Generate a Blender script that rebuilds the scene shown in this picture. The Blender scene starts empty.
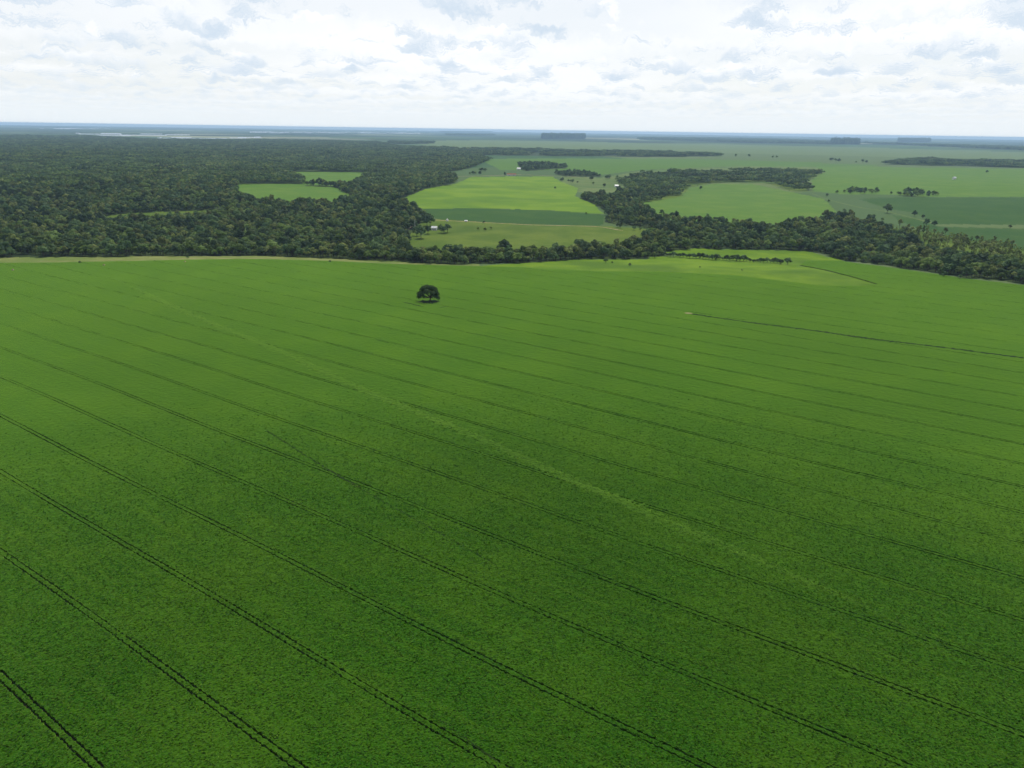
import bpy, math, random
import numpy as np
from mathutils import Matrix, Vector

SC = bpy.context.scene
COL = SC.collection
RNG = np.random.default_rng(11)
R = math.radians

# ------------------------------------------------------------------ camera
CAM_H = 125.0
FPX = 731.0                       # focal length in pixels of a 1024 px wide frame
HORIZON_Y, HORIZON_SLOPE = 129.8, 0.0147
ROLL = math.atan(HORIZON_SLOPE)
PITCH = math.atan((384 - HORIZON_Y) * math.cos(ROLL) / FPX)
FWD = np.array([0, math.cos(PITCH), -math.sin(PITCH)])
UP0 = np.array([0, math.sin(PITCH), math.cos(PITCH)])
XAX = np.array([1.0, 0, 0])
RIGHT = math.cos(ROLL) * XAX + math.sin(ROLL) * UP0
UPV = -math.sin(ROLL) * XAX + math.cos(ROLL) * UP0
cam_data = bpy.data.cameras.new('camera')
cam = bpy.data.objects.new('camera', cam_data)
COL.objects.link(cam)
cam_data.sensor_fit = 'HORIZONTAL'
cam_data.sensor_width = 36.0
cam_data.lens = FPX / 1024 * 36.0
cam_data.clip_start = 0.5
cam_data.clip_end = 300000.0
M = Matrix.Identity(4)
for i in range(3):
    M[i][0], M[i][1], M[i][2] = RIGHT[i], UPV[i], -FWD[i]
M[0][3], M[1][3], M[2][3] = 0, 0, CAM_H
cam.matrix_world = M
SC.camera = cam

# ------------------------------------------------------------------ light, sky, exposure
SUN_EL, SUN_AZ = 60.0, 14.0       # azimuth clockwise from the view direction (+Y)
SUN_STRENGTH = 4.2
SKY_STRENGTH = 0.10
SC.view_settings.view_transform = 'Standard'
SC.view_settings.look = 'None'
SC.view_settings.exposure = 0.0
SC.view_settings.gamma = 1.0
SC.view_settings.use_curve_mapping = False
sun_data = bpy.data.lights.new('sun', 'SUN')
sun_data.energy = SUN_STRENGTH
sun_data.angle = R(0.53)
sun_data.color = (1.0, 0.95, 0.87)
sun = bpy.data.objects.new('sun', sun_data)
COL.objects.link(sun)
to_sun = Vector((math.sin(R(SUN_AZ)) * math.cos(R(SUN_EL)), math.cos(R(SUN_AZ)) * math.cos(R(SUN_EL)), math.sin(R(SUN_EL))))
sun.rotation_euler = to_sun.to_track_quat('Z', 'Y').to_euler()
sun.location = (0, 0, 400)


class N:
    """a small helper to write node trees"""
    def __init__(self, tree):
        self.t = tree

    def new(self, kind, ins=None, **props):
        n = self.t.nodes.new(kind)
        for k, v in props.items():
            setattr(n, k, v)
        for k, v in (ins or {}).items():
            self.set(n.inputs[k], v)
        return n

    def set(self, sock, v):
        if isinstance(v, bpy.types.NodeSocket):
            self.t.links.new(v, sock)
        else:
            sock.default_value = v

    def math(self, op, a, b=0.0, c=0.0, clamp=False):
        n = self.t.nodes.new('ShaderNodeMath')
        n.operation = op
        n.use_clamp = clamp
        for i, v in enumerate((a, b, c)):
            self.set(n.inputs[i], v)
        return n.outputs[0]

    def ramp(self, v, lo, hi, a=0.0, b=1.0, smooth=True):
        n = self.t.nodes.new('ShaderNodeMapRange')
        n.interpolation_type = 'SMOOTHSTEP' if smooth else 'LINEAR'
        for i, x in enumerate((v, lo, hi, a, b)):
            self.set(n.inputs[i], x)
        return n.outputs[0]

    def mix(self, f, a, b, blend='MIX'):
        n = self.t.nodes.new('ShaderNodeMix')
        n.data_type = 'RGBA'
        n.blend_type = blend
        self.set(n.inputs[0], f)
        for s, v in ((n.inputs[6], a), (n.inputs[7], b)):
            if isinstance(v, tuple) and len(v) == 3:
                v = (*v, 1)
            self.set(s, v)
        return n.outputs[2]

    def noise(self, vec, scale, detail=3.0, rough=0.55, dim='3D'):
        n = self.new('ShaderNodeTexNoise', noise_dimensions=dim)
        self.set(n.inputs['Vector'], vec)
        n.inputs['Scale'].default_value = scale
        n.inputs['Detail'].default_value = detail
        n.inputs['Roughness'].default_value = rough
        return n.outputs['Fac']


world = bpy.data.worlds.new('World')
SC.world = world
world.use_nodes = True
wt = world.node_tree
wt.nodes.clear()
w = N(wt)
sky = w.new('ShaderNodeTexSky', sky_type='NISHITA')
sky.sun_disc = False
sky.sun_elevation = R(SUN_EL)
sky.sun_rotation = R(SUN_AZ)
sky.altitude = 600
sky.air_density = 1.0
sky.dust_density = 1.6
gen = w.new('ShaderNodeTexCoord').outputs['Generated']
sep = w.new('ShaderNodeSeparateXYZ', {0: gen})
el = w.math('ARCSINE', sep.outputs[2])
zc = w.math('MAXIMUM', sep.outputs[2], 0.012)
px_ = w.math('DIVIDE', sep.outputs[0], zc)          # where the view ray crosses the level of the cloud bases (1 = one kilometre up)
py_ = w.math('DIVIDE', sep.outputs[1], zc)
# cauliflower edges: the depth at which a ray meets the cloud wanders with direction
puff = w.noise(gen, 46.0, 5.0, 0.62)
puff = w.math('ADD', 1.0, w.math('MULTIPLY', w.math('SUBTRACT', puff, 0.5), 0.36))
px_ = w.math('MULTIPLY', px_, puff)
py_ = w.math('MULTIPLY', py_, puff)
K = 1.0 / SKY_STRENGTH


def radiance(*c):
    return tuple(v * K for v in c)


veil = w.new('ShaderNodeCombineXYZ', {0: px_, 1: py_, 2: 9.0}).outputs[0]
veil_n = w.noise(veil, 0.16, 3.0, 0.5)
col = w.mix(w.ramp(veil_n, 0.35, 0.65, 0.70, 0.97), sky.outputs[0], radiance(1.02, 1.04, 1.06))     # thin high cloud over the blue
# cumulus: levels from the ragged tops down to the flat grey bases; the ray meets each level at its own place
LEVELS = 14
for q in range(LEVELS - 1, -1, -1):
    t = q / (LEVELS - 1)
    hgt = 1.0 + 0.42 * t
    v = w.new('ShaderNodeCombineXYZ', {0: w.math('MULTIPLY', px_, hgt * 1.25), 1: w.math('MULTIPLY', py_, hgt * 0.95), 2: 1.1 * t}).outputs[0]
    nse = w.noise(v, 0.95, 4.0, 0.50)
    thr = 0.592 + 0.10 * t ** 1.4
    m_ = w.ramp(nse, thr - 0.01, thr + 0.05)
    lit = min(1.0, max(0.0, t - 0.12) / 0.62)
    c_ = tuple(a + (b - a) * lit for a, b in zip((0.64, 0.76, 0.89), (1.08, 1.09, 1.10)))
    col = w.mix(w.math('MULTIPLY', m_, 0.55 if q == 0 else 0.62), col, radiance(*c_))
low = w.ramp(el, 0.0, 0.068, 1.0, 0.0)                          # bright haze close to the horizon
col = w.mix(w.math('MULTIPLY', low, 0.95), col, radiance(0.86, 0.925, 0.97))
# higher up the cloud cover breaks open
open_up = w.ramp(el, 0.24, 0.5, 0.0, 0.72)
col = w.mix(open_up, col, sky.outputs[0])
bg = w.new('ShaderNodeBackground', {'Color': col, 'Strength': SKY_STRENGTH})
out = w.new('ShaderNodeOutputWorld')
wt.links.new(bg.outputs[0], out.inputs['Surface'])

# ------------------------------------------------------------------ helpers


def tag(o, label=None, cat=None, group=None, kind=None):
    if label:
        o['label'] = label
    if cat:
        o['category'] = cat
    if group:
        o['group'] = group
    if kind:
        o['kind'] = kind
    return o


def make_mesh(name, verts, faces, mats=(), mat_idx=None, smooth=False, tint=None):
    me = bpy.data.meshes.new(name)
    verts = np.asarray(verts, dtype=np.float32).reshape(-1, 3)
    if isinstance(faces, np.ndarray):
        nf, k = faces.shape
        me.vertices.add(len(verts))
        me.vertices.foreach_set('co', verts.ravel())
        me.loops.add(nf * k)
        me.loops.foreach_set('vertex_index', faces.astype(np.int32).ravel())
        me.polygons.add(nf)
        me.polygons.foreach_set('loop_start', np.arange(0, nf * k, k, dtype=np.int32))
        me.update(calc_edges=True)
    else:
        me.from_pydata([tuple(v) for v in verts], [], faces)
        me.update()
    for m in mats:
        me.materials.append(m)
    if mat_idx is not None:
        me.polygons.foreach_set('material_index', np.asarray(mat_idx, dtype=np.int32))
    me.polygons.foreach_set('use_smooth', np.full(len(me.polygons), smooth))
    if tint is not None:
        a = me.attributes.new('tint', 'FLOAT', 'POINT')
        a.data.foreach_set('value', np.asarray(tint, dtype=np.float32))
    me.validate()
    return me


def obj(name, me, parent=None):
    o = bpy.data.objects.new(name, me)
    COL.objects.link(o)
    if parent is not None:
        o.parent = parent
    return o


def empty(name, loc, rz=0.0, s=1.0):
    o = bpy.data.objects.new(name, None)
    o.empty_display_size = 2
    COL.objects.link(o)
    o.location = loc
    o.rotation_euler = (0, 0, rz)
    o.scale = (s, s, s)
    return o


def smoothstep(a, b, x):
    t = np.clip((x - a) / (b - a), 0, 1)
    return t * t * (3 - 2 * t)


# the plain lies at z = 0; a shallow stream valley follows the far edge of the big field, with low rises behind it
def flat_ground(px, py):
    d = FWD[:, None] * FPX + RIGHT[:, None] * (np.atleast_1d(px) - 512.0) + UPV[:, None] * (384.0 - np.atleast_1d(py))
    t = CAM_H / np.maximum(-d[2], 1e-3)
    return d[0] * t, d[1] * t


(_x0, _x1), (_y0, _y1) = flat_ground(np.array([0.0, 1024.0]), np.array([262.0, 285.0]))
_e = np.array([_x1 - _x0, _y1 - _y0])
_e = _e / np.hypot(*_e)
_n = np.array([-_e[1], _e[0]])


def height(x, y):
    s = (x - _x0) * _n[0] + (y - _y0) * _n[1]           # metres beyond the field's far edge
    valley = -11.0 * smoothstep(15, 190, s) * (1 - smoothstep(260, 800, s))
    d = np.hypot(x, y)
    roll = 7.0 * np.sin(x / 330.0 + 0.6) * np.sin(y / 410.0 + 0.4) * smoothstep(250, 900, s) * (1 - smoothstep(2500, 5000, d))
    return valley + roll


def ground(px, py):
    """the point of the terrain seen at pixel (px, py) of the photograph"""
    px, py = np.atleast_1d(np.asarray(px, float)), np.atleast_1d(np.asarray(py, float))
    d = FWD[:, None] * FPX + RIGHT[:, None] * (px - 512.0) + UPV[:, None] * (384.0 - py)
    t = CAM_H / np.maximum(-d[2], 1e-3)
    for _ in range(40):
        z = height(d[0] * t, d[1] * t)
        t = 0.5 * t + 0.5 * (CAM_H - z) / np.maximum(-d[2], 1e-3)
    return np.stack([d[0] * t, d[1] * t, height(d[0] * t, d[1] * t)], 1)


def gpoly(pts):
    a = np.array(pts, float)
    return ground(a[:, 0], a[:, 1])[:, :2]


def inside(poly, x, y):
    c = np.zeros(x.shape, bool)
    lo, hi = poly.min(0), poly.max(0)
    sel = (x > lo[0]) & (x < hi[0]) & (y > lo[1]) & (y < hi[1])
    xs, ys = x[sel], y[sel]
    cc = np.zeros(xs.shape, bool)
    j = len(poly) - 1
    for i in range(len(poly)):
        xi, yi = poly[i]
        xj, yj = poly[j]
        if yi != yj:
            cc ^= ((yi > ys) != (yj > ys)) & (xs < (xj - xi) * (ys - yi) / (yj - yi) + xi)
        j = i
    c[sel] = cc
    return c


def wobble(poly, amp, step, rng):
    """a traced outline with the small irregularities of a real field or wood edge"""
    out_ = []
    n = len(poly)
    for i in range(n):
        a, b = poly[i], poly[(i + 1) % n]
        L = np.hypot(*(b - a))
        k = max(1, min(60, int(L / step)))
        nr = np.array([-(b - a)[1], (b - a)[0]]) / max(L, 1e-6)
        for q in range(k):
            out_.append(a + (b - a) * q / k + nr * rng.normal(0, amp) * (0.3 if q == 0 else 1.0))
    return np.array(out_)


# ------------------------------------------------------------------ materials
def new_mat(name):
    m = bpy.data.materials.new(name)
    m.use_nodes = True
    m.node_tree.nodes.clear()
    n = N(m.node_tree)
    o = n.new('ShaderNodeOutputMaterial')
    return m, n, o


def principled(n, o, color, rough=0.8, spec=0.25, normal=None, **kw):
    p = n.new('ShaderNodeBsdfPrincipled')
    if isinstance(color, tuple) and len(color) == 3:
        color = (*color, 1)
    n.set(p.inputs['Base Color'], color)
    n.set(p.inputs['Roughness'], rough)
    n.set(p.inputs['Specular IOR Level'], spec)
    if normal is not None:
        n.set(p.inputs['Normal'], normal)
    for k, v in kw.items():
        n.set(p.inputs[k], v)
    n.t.links.new(p.outputs[0], o.inputs['Surface'])
    return p


ROW_ANG = -34.4                     # direction of the crop rows, degrees from +X


def crop_material(name, c_dark, c_light, c_warm, row_angle=ROW_ANG, fine=2.2, bump=0.5, spec=0.04, streak=0.5, sheen=0.0, sheen_tint=(0.5, 0.8, 0.12)):
    m, n, o = new_mat(name)
    pos = n.new('ShaderNodeNewGeometry').outputs['Position']
    rot = n.new('ShaderNodeVectorRotate', {'Vector': pos, 'Angle': -R(row_angle)}, rotation_type='Z_AXIS').outputs[0]
    st = n.new('ShaderNodeMapping', {'Vector': rot, 'Scale': (0.06, 1.0, 1.0)}).outputs[0]
    f1 = n.noise(pos, fine, 4.0, 0.65)
    f2 = n.noise(pos, fine * 0.22, 3.0, 0.6)
    f3 = n.noise(pos, 0.02, 4.0, 0.6)
    f4 = n.noise(st, 0.42, 4.0, 0.62)
    f5 = n.noise(pos, 0.007, 2.0, 0.5)
    c = n.mix(n.ramp(f1, 0.41, 0.60), c_dark, c_light)  # dark speckle paints shaded gaps between leaf clumps into the colour
    c = n.mix(n.math('MULTIPLY', n.ramp(f4, 0.45, 0.7), streak), c, c_warm)
    c = n.mix(n.math('MULTIPLY', n.ramp(f3, 0.42, 0.66), 0.55), c, c_warm)
    c = n.mix(n.math('MULTIPLY', n.ramp(f5, 0.44, 0.62), 0.28), c, c_dark)
    hgt = n.math('ADD', n.math('MULTIPLY', f1, 0.55), n.math('ADD', n.math('MULTIPLY', f2, 1.0), n.math('MULTIPLY', f4, 0.5)))
    bp = n.new('ShaderNodeBump', {'Height': hgt, 'Strength': bump, 'Distance': 0.9}).outputs[0]
    kw = {}
    if sheen:
        kw = {'Sheen Weight': sheen, 'Sheen Roughness': 0.45, 'Sheen Tint': (*sheen_tint, 1)}
    principled(n, o, c, 0.75, spec, bp, **kw)
    return m


def grass_material(name, c1, c2, c3, scale=0.05, bump=0.5, rough=0.85):
    m, n, o = new_mat(name)
    pos = n.new('ShaderNodeNewGeometry').outputs['Position']
    a = n.noise(pos, scale, 5.0, 0.62)
    b = n.noise(pos, scale * 0.22, 3.0, 0.55)
    f = n.noise(pos, 0.45, 4.0, 0.65)
    c = n.mix(n.ramp(a, 0.35, 0.65), c1, c2)
    c = n.mix(n.math('MULTIPLY', n.ramp(b, 0.46, 0.66), 0.75), c, c3)
    c = n.mix(n.math('MULTIPLY', n.ramp(f, 0.4, 0.7), 0.35), c, c1)
    bp = n.new('ShaderNodeBump', {'Height': f, 'Strength': bump, 'Distance': 1.2}).outputs[0]
    principled(n, o, c, rough, 0.03, bp)
    return m


def plain_material():
    """far farmland: a patchwork of fields"""
    m, n, o = new_mat('farmland')
    pos = n.new('ShaderNodeNewGeometry').outputs['Position']
    big = n.new('ShaderNodeMapping', {'Vector': pos, 'Scale': (1 / 1500, 1 / 2100, 0.0), 'Rotation': (0, 0, R(17))}).outputs[0]
    v = n.new('ShaderNodeTexVoronoi', voronoi_dimensions='2D', distance='CHEBYCHEV')
    n.set(v.inputs['Vector'], big)
    v.inputs['Scale'].default_value = 1.0
    v.inputs['Randomness'].default_value = 0.85
    s = n.new('ShaderNodeSeparateColor', {0: v.outputs['Color']})
    a = n.noise(pos, 0.02, 4.0, 0.6)
    b = n.noise(n.new('ShaderNodeMapping', {'Vector': pos, 'Scale': (0.00035, 0.0008, 0.0)}).outputs[0], 1.0, 5.0, 0.6)
    c = n.mix(n.ramp(s.outputs[0], 0.25, 0.75), (0.065, 0.110, 0.040), (0.105, 0.145, 0.055))
    c = n.mix(n.math('MULTIPLY', n.ramp(s.outputs[1], 0.55, 0.95), 0.8), c, (0.035, 0.085, 0.035))
    dist = n.new('ShaderNodeVectorMath', {0: pos}, operation='LENGTH').outputs['Value']
    stubble = n.math('MULTIPLY', n.ramp(s.outputs[2], 0.80, 0.90), n.ramp(dist, 5500.0, 8500.0, 0.0, 0.8))
    c = n.mix(stubble, c, (0.30, 0.31, 0.20))
    c = n.mix(n.math('MULTIPLY', n.ramp(a, 0.4, 0.7), 0.35), c, (0.06, 0.10, 0.03))
    far = n.ramp(dist, 6500.0, 11000.0)
    woods = n.math('MULTIPLY', n.ramp(b, 0.46, 0.52), far)               # woods too far off to show a tree
    c = n.mix(woods, c, (0.018, 0.034, 0.016))
    principled(n, o, c, 0.9, 0.02)
    return m


def foliage_material(name, c1, c2, trans=0.22, spread=0.48):
    m, n, o = new_mat(name)
    rnd = n.new('ShaderNodeObjectInfo').outputs['Random']
    tint = n.new('ShaderNodeAttribute', attribute_name='tint').outputs['Fac']
    f = n.math('ADD', n.math('MULTIPLY', rnd, 0.55), n.math('MULTIPLY', tint, 0.45))
    c = n.mix(f, c1, c2)
    v = n.ramp(n.math('FRACT', n.math('MULTIPLY', rnd, 7.31)), 0.0, 1.0, 1.0 - spread, 1.0 + spread, False)
    c = n.mix(1.0, c, n.new('ShaderNodeCombineColor', {0: v, 1: v, 2: v}).outputs[0], 'MULTIPLY')
    d = n.new('ShaderNodeBsdfPrincipled')
    n.set(d.inputs['Base Color'], c)
    d.inputs['Roughness'].default_value = 0.6
    d.inputs['Specular IOR Level'].default_value = 0.06
    t = n.new('ShaderNodeBsdfTranslucent')
    n.set(t.inputs['Color'], n.mix(1.0, c, (1.25, 1.3, 0.7), 'MULTIPLY'))
    mx = n.new('ShaderNodeMixShader', {0: trans})
    n.t.links.new(d.outputs[0], mx.inputs[1])
    n.t.links.new(t.outputs[0], mx.inputs[2])
    n.t.links.new(mx.outputs[0], o.inputs['Surface'])
    return m


def plain_mat(name, color, rough=0.8, spec=0.2, nscale=0.0, c2=None):
    m, n, o = new_mat(name)
    c = color
    if nscale:
        pos = n.new('ShaderNodeNewGeometry').outputs['Position']
        c = n.mix(n.ramp(n.noise(pos, nscale, 4.0, 0.6), 0.35, 0.68), color, c2 or tuple(v * 0.65 for v in color))
    principled(n, o, c, rough, spec)
    return m


MAT = {}
MAT['soy'] = crop_material('soybean_crop', (0.005, 0.036, 0.001), (0.021, 0.090, 0.005), (0.036, 0.094, 0.005), fine=2.6, bump=0.5, spec=0.0, sheen=0.57, sheen_tint=(0.52, 0.80, 0.10))
MAT['terrace'] = crop_material('thin_crop', (0.008, 0.037, 0.003), (0.027, 0.095, 0.006), (0.042, 0.099, 0.008), fine=2.6, bump=0.5, spec=0.0, sheen=0.69, sheen_tint=(0.52, 0.80, 0.10))
MAT['weeds_shade'] = grass_material('dark_weeds_shade', (0.008, 0.024, 0.004), (0.016, 0.036, 0.006), (0.022, 0.034, 0.008), 0.4)  # weedy colour of the tracks; also the painted shade under the lone tree
MAT['soil'] = plain_mat('damp_soil', (0.030, 0.036, 0.013), 0.95, 0.05, 0.8, (0.016, 0.034, 0.008))
MAT['sand'] = plain_mat('pale_sand', (0.36, 0.27, 0.16), 0.95, 0.1, 0.5, (0.22, 0.19, 0.09))
MAT['farmland'] = plain_material()
MAT['floor'] = grass_material('forest_floor', (0.020, 0.034, 0.010), (0.040, 0.062, 0.018), (0.070, 0.100, 0.028), 0.05)
MAT['lime'] = grass_material('lime_pasture', (0.095, 0.180, 0.012), (0.140, 0.225, 0.016), (0.060, 0.130, 0.014), 0.012)
MAT['lime_strip'] = grass_material('lime_weeds', (0.085, 0.160, 0.009), (0.125, 0.205, 0.012), (0.046, 0.100, 0.010), 0.035)
MAT['pasture'] = grass_material('rough_pasture', (0.066, 0.112, 0.012), (0.105, 0.148, 0.020), (0.045, 0.090, 0.012), 0.02)
MAT['margin'] = grass_material('dry_margin', (0.130, 0.165, 0.040), (0.190, 0.205, 0.070), (0.095, 0.150, 0.030), 0.06)
MAT['dark_crop'] = crop_material('dark_crop', (0.019, 0.062, 0.009), (0.036, 0.088, 0.012), (0.044, 0.090, 0.012), 8, 0.9, 0.3, 0.03, 0.35)
MAT['mid_crop'] = crop_material('mid_crop', (0.052, 0.122, 0.010), (0.082, 0.166, 0.016), (0.105, 0.172, 0.020), 12, 0.9, 0.3, 0.03, 0.5)
MAT['pale_crop'] = crop_material('pale_crop', (0.075, 0.128, 0.036), (0.110, 0.165, 0.050), (0.125, 0.150, 0.070), 4, 0.9, 0.2, 0.02, 0.5)
MAT['far_crop'] = crop_material('far_crop', (0.055, 0.125, 0.016), (0.085, 0.165, 0.022), (0.070, 0.130, 0.020), -3, 0.9, 0.2, 0.02, 0.5)
MAT['fallow'] = grass_material('fallow', (0.085, 0.135, 0.035), (0.12, 0.155, 0.05), (0.055, 0.105, 0.026), 0.02)
MAT['leaf_dark'] = foliage_material('leaf_dark', (0.040, 0.082, 0.030), (0.106, 0.160, 0.056))
MAT['leaf_lone'] = foliage_material('leaf_lone', (0.026, 0.062, 0.012), (0.078, 0.128, 0.024))
MAT['leaf_mid'] = foliage_material('leaf_mid', (0.070, 0.122, 0.028), (0.140, 0.195, 0.046))
MAT['leaf_olive'] = foliage_material('leaf_olive', (0.120, 0.160, 0.042), (0.200, 0.225, 0.070))
MAT['leaf_yellow'] = foliage_material('leaf_yellow', (0.105, 0.145, 0.026), (0.165, 0.195, 0.042))
MAT['bark'] = plain_mat('bark', (0.095, 0.072, 0.052), 0.9, 0.1, 3.0, (0.045, 0.034, 0.026))
MAT['white_wall'] = plain_mat('white_wall', (0.78, 0.77, 0.73), 0.8, 0.2, 0.7, (0.62, 0.60, 0.55))
MAT['red_roof'] = plain_mat('red_roof', (0.27, 0.10, 0.045), 0.8, 0.1, 0.8, (0.18, 0.07, 0.035))
MAT['grey_roof'] = plain_mat('grey_roof', (0.36, 0.36, 0.35), 0.6, 0.3, 0.6, (0.24, 0.24, 0.23))
MAT['pale_roof'] = plain_mat('pale_roof', (0.60, 0.61, 0.61), 0.45, 0.4, 0.5, (0.44, 0.45, 0.45))
MAT['dark_opening'] = plain_mat('dark_opening', (0.035, 0.032, 0.030), 0.5, 0.4)
MAT['steel'] = plain_mat('galvanised_steel', (0.55, 0.55, 0.53), 0.45, 0.5)
_m, _n2, _o = new_mat('lake_water')
_pos = _n2.new('ShaderNodeNewGeometry').outputs['Position']
_b = _n2.new('ShaderNodeBump', {'Height': _n2.noise(_pos, 0.3, 2.0, 0.5), 'Strength': 0.04, 'Distance': 0.2}).outputs[0]
principled(_n2, _o, (0.05, 0.075, 0.08), 0.12, 0.5, _b)
MAT['water'] = _m

# ------------------------------------------------------------------ outlines traced in the photograph, laid on the terrain
rz_ = np.random.default_rng(5)
PX = {
    'soy': [(-160, 265), (0, 263.5), (60, 263), (130, 261.5), (200, 260), (260, 259.5), (330, 261.5), (380, 264), (430, 265.5), (480, 267), (519, 267.5),
            (542, 269.5), (603, 272), (656, 272), (732, 275.5), (784, 281.5), (820, 286), (860, 286.5), (878, 284.5), (840, 274), (800, 265.5), (806, 261),
            (840, 261), (880, 266.5), (925, 273), (960, 278.5), (1024, 286), (1190, 306)],
    'lime_strip': [(470, 266.5), (519, 263.5), (580, 259.5), (650, 259.5), (720, 262), (797, 264.5), (840, 274), (878, 284.5), (860, 286.5), (820, 286),
                   (784, 281.5), (732, 275.5), (656, 272), (603, 272), (542, 269.5), (519, 267.5)],
    'upper_lime': [(664, 252.5), (694, 248.5), (722, 249.5), (770, 250), (808, 251), (834, 259), (806, 261), (793, 262.5), (730, 258), (700, 257)],
    'lime': [(404, 198), (425, 189), (456, 183.5), (471, 177), (507, 176.5), (552, 176.5), (562, 182), (578, 188), (575, 196), (593, 204), (603, 214),
             (560, 211), (527, 209.5), (476, 208.5), (423, 208.5), (403, 203)],
    'dark_strip': [(423, 208.5), (476, 208.5), (527, 209.5), (560, 211), (604, 215), (604, 224), (598, 226), (532, 224.5), (481, 222), (440, 219.5), (425, 216)],
    'pasture': [(425, 219), (440, 219.5), (481, 222), (532, 224.5), (598, 226), (654, 229), (656, 234), (636, 244), (623, 250), (578, 254), (514, 257), (438, 258), (406, 254), (408, 238), (415, 228)],
    'lobe': [(636, 204), (681, 196.5), (690, 188), (712, 184), (752, 184), (793, 192.5), (824, 199), (838, 214), (808, 222), (773, 228), (722, 225), (681, 221.5), (654, 215.5)],
    'right_field': [(815, 167), (850, 166), (900, 167), (1024, 169), (1200, 171), (1200, 197), (1024, 197), (939, 197), (890, 195), (840, 194), (812, 191), (812, 180), (825, 172)],
    'dark_right': [(859, 199), (882, 197.5), (939, 197.5), (1024, 197.5), (1200, 198), (1200, 228), (1024, 225), (939, 224), (915, 213), (887, 208.5)],
    'dark_near': [(892, 215), (915, 219), (939, 226.5), (1024, 229), (1200, 232), (1200, 252), (1024, 250), (990, 244), (925, 231), (900, 221)],
    'clearing_a': [(238, 184), (304, 184), (306, 186), (334, 187), (352, 196), (347, 203), (330, 205), (300, 205), (265, 204), (238, 196)],
    'clearing_b': [(278, 171.5), (372, 172.5), (362, 180), (350, 186), (334, 186), (303, 185), (301, 179)],
    'clearing_c': [(96, 217.5), (130, 213), (180, 211), (226, 209.5), (227, 215), (190, 218), (150, 221), (106, 222.5)],
    'fallow': [(560, 177), (600, 178), (640, 171), (740, 166), (830, 167), (820, 192), (560, 192)],
    'left_forest': [(-260, 264), (0, 257.5), (60, 257), (130, 256.5), (200, 256), (260, 256), (330, 258.5), (380, 261), (430, 263), (415, 248), (408, 240), (418, 228), (424, 218),
                    (412, 207), (400, 203), (406, 197), (425, 190), (450, 184.5), (458, 181), (452, 176), (445, 173), (470, 168), (478, 165), (490, 160), (480, 156),
                    (470, 152), (440, 148.5), (400, 147), (390, 145), (380, 142.5), (330, 141), (250, 140), (150, 139.5), (100, 137), (60, 135.5), (0, 133.5), (-260, 130.5)],
    'belt': [(405, 262), (430, 263.8), (480, 264), (560, 262.5), (590, 259), (656, 258.7), (664, 251), (722, 248.5), (784, 250.5), (824, 253), (836, 259), (880, 264.5), (925, 271.5),
             (960, 277), (1024, 284), (1190, 302), (1190, 292), (1024, 272), (983, 265), (948, 255), (906, 246), (906, 238), (889, 236), (885, 229.5), (866, 225), (838, 218),
             (808, 222.5), (773, 229), (722, 225), (681, 221.6), (654, 216.5), (633, 204), (659, 201.5), (681, 196.5), (689, 187.5), (712, 182.6), (758, 182), (780, 186), (791, 191), (808, 191),
             (808, 186), (803, 184), (811, 178.5), (824, 173), (778, 171), (742, 169.5), (732, 172), (664, 173), (638, 174.5), (618, 181), (630, 190), (615, 198), (580, 198), (580, 202), (593, 204), (608, 214),
             (605, 222), (613, 224), (654, 229), (656, 234), (636, 244.5), (623, 250), (578, 254), (514, 257), (438, 258), (405, 255)],
    'scrub': [(885, 229), (906, 228), (948, 236), (1024, 248), (1190, 262), (1190, 290), (1024, 272), (983, 265), (948, 255), (906, 246), (906, 238)],
}
GP = {}
for k_, pts_ in PX.items():
    g_ = gpoly(pts_)
    amp_ = {'soy': 0.0, 'left_forest': 2.0, 'belt': 3.0}.get(k_, 1.2)
    GP[k_] = wobble(g_, amp_, 14.0, rz_) if amp_ else g_
_soy_end = [(920.0, -420.0), (-1000.0, -420.0)]
GP['soy'] = np.vstack([GP['soy'], np.array(_soy_end)])

# woods out on the plain: outline, height factor
FAR_WOODS = {
    'band_far': [(400, 147), (455, 149), (540, 150), (580, 151.5), (660, 152.5), (720, 155), (720, 156.5), (640, 157), (600, 156.5), (545, 156), (480, 155), (400, 153)],
    'band_right': [(880, 164), (905, 160.5), (920, 159), (960, 161.5), (1024, 162), (1200, 164), (1200, 171), (1024, 168), (960, 166), (900, 165)],
    'block_a': [(520, 164), (540, 163.5), (566, 166), (566, 168.5), (545, 169.5), (527, 171), (520, 168)],
    'block_b': [(556, 172.5), (575, 172), (601, 176), (600, 177), (565, 176.5), (555, 174)],
    'row_a': [(844, 190.5), (862, 190), (882, 192.5), (880, 194), (845, 193.5)],
    'row_b': [(897, 195), (912, 191.5), (922, 192), (938, 195), (936, 197), (905, 197)],
    'lone_block': [(542, 136.9), (585, 136.9), (585, 138.8), (542, 138.8)],
    'dark_block': [(831, 142.2), (859, 142.4), (859, 144.6), (831, 144.4)],
    'crest_block': [(898, 140.2), (930, 140.4), (930, 142), (898, 141.8)],
    'long_band': [(640, 138), (720, 138.2), (790, 140), (834, 142), (834, 144.5), (760, 143), (690, 141), (640, 139.5)],
    'east_band': [(855, 143), (960, 146), (1024, 148), (1200, 151), (1200, 153.5), (1024, 150.5), (990, 149), (900, 145)],
    'north_row': [(440, 131.2), (492, 131.4), (492, 132.6), (440, 132.6)],
    'north_band': [(446, 134), (494, 134.4), (494, 135.6), (446, 135.6)],
    'west_band': [(388, 142), (430, 142.2), (430, 144), (395, 144.2)],
}
for k_, pts_ in FAR_WOODS.items():
    GP[k_] = wobble(gpoly(pts_), 9.0 if 'block' in k_ or 'row' in k_ else 26.0, 60.0, rz_)
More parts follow.
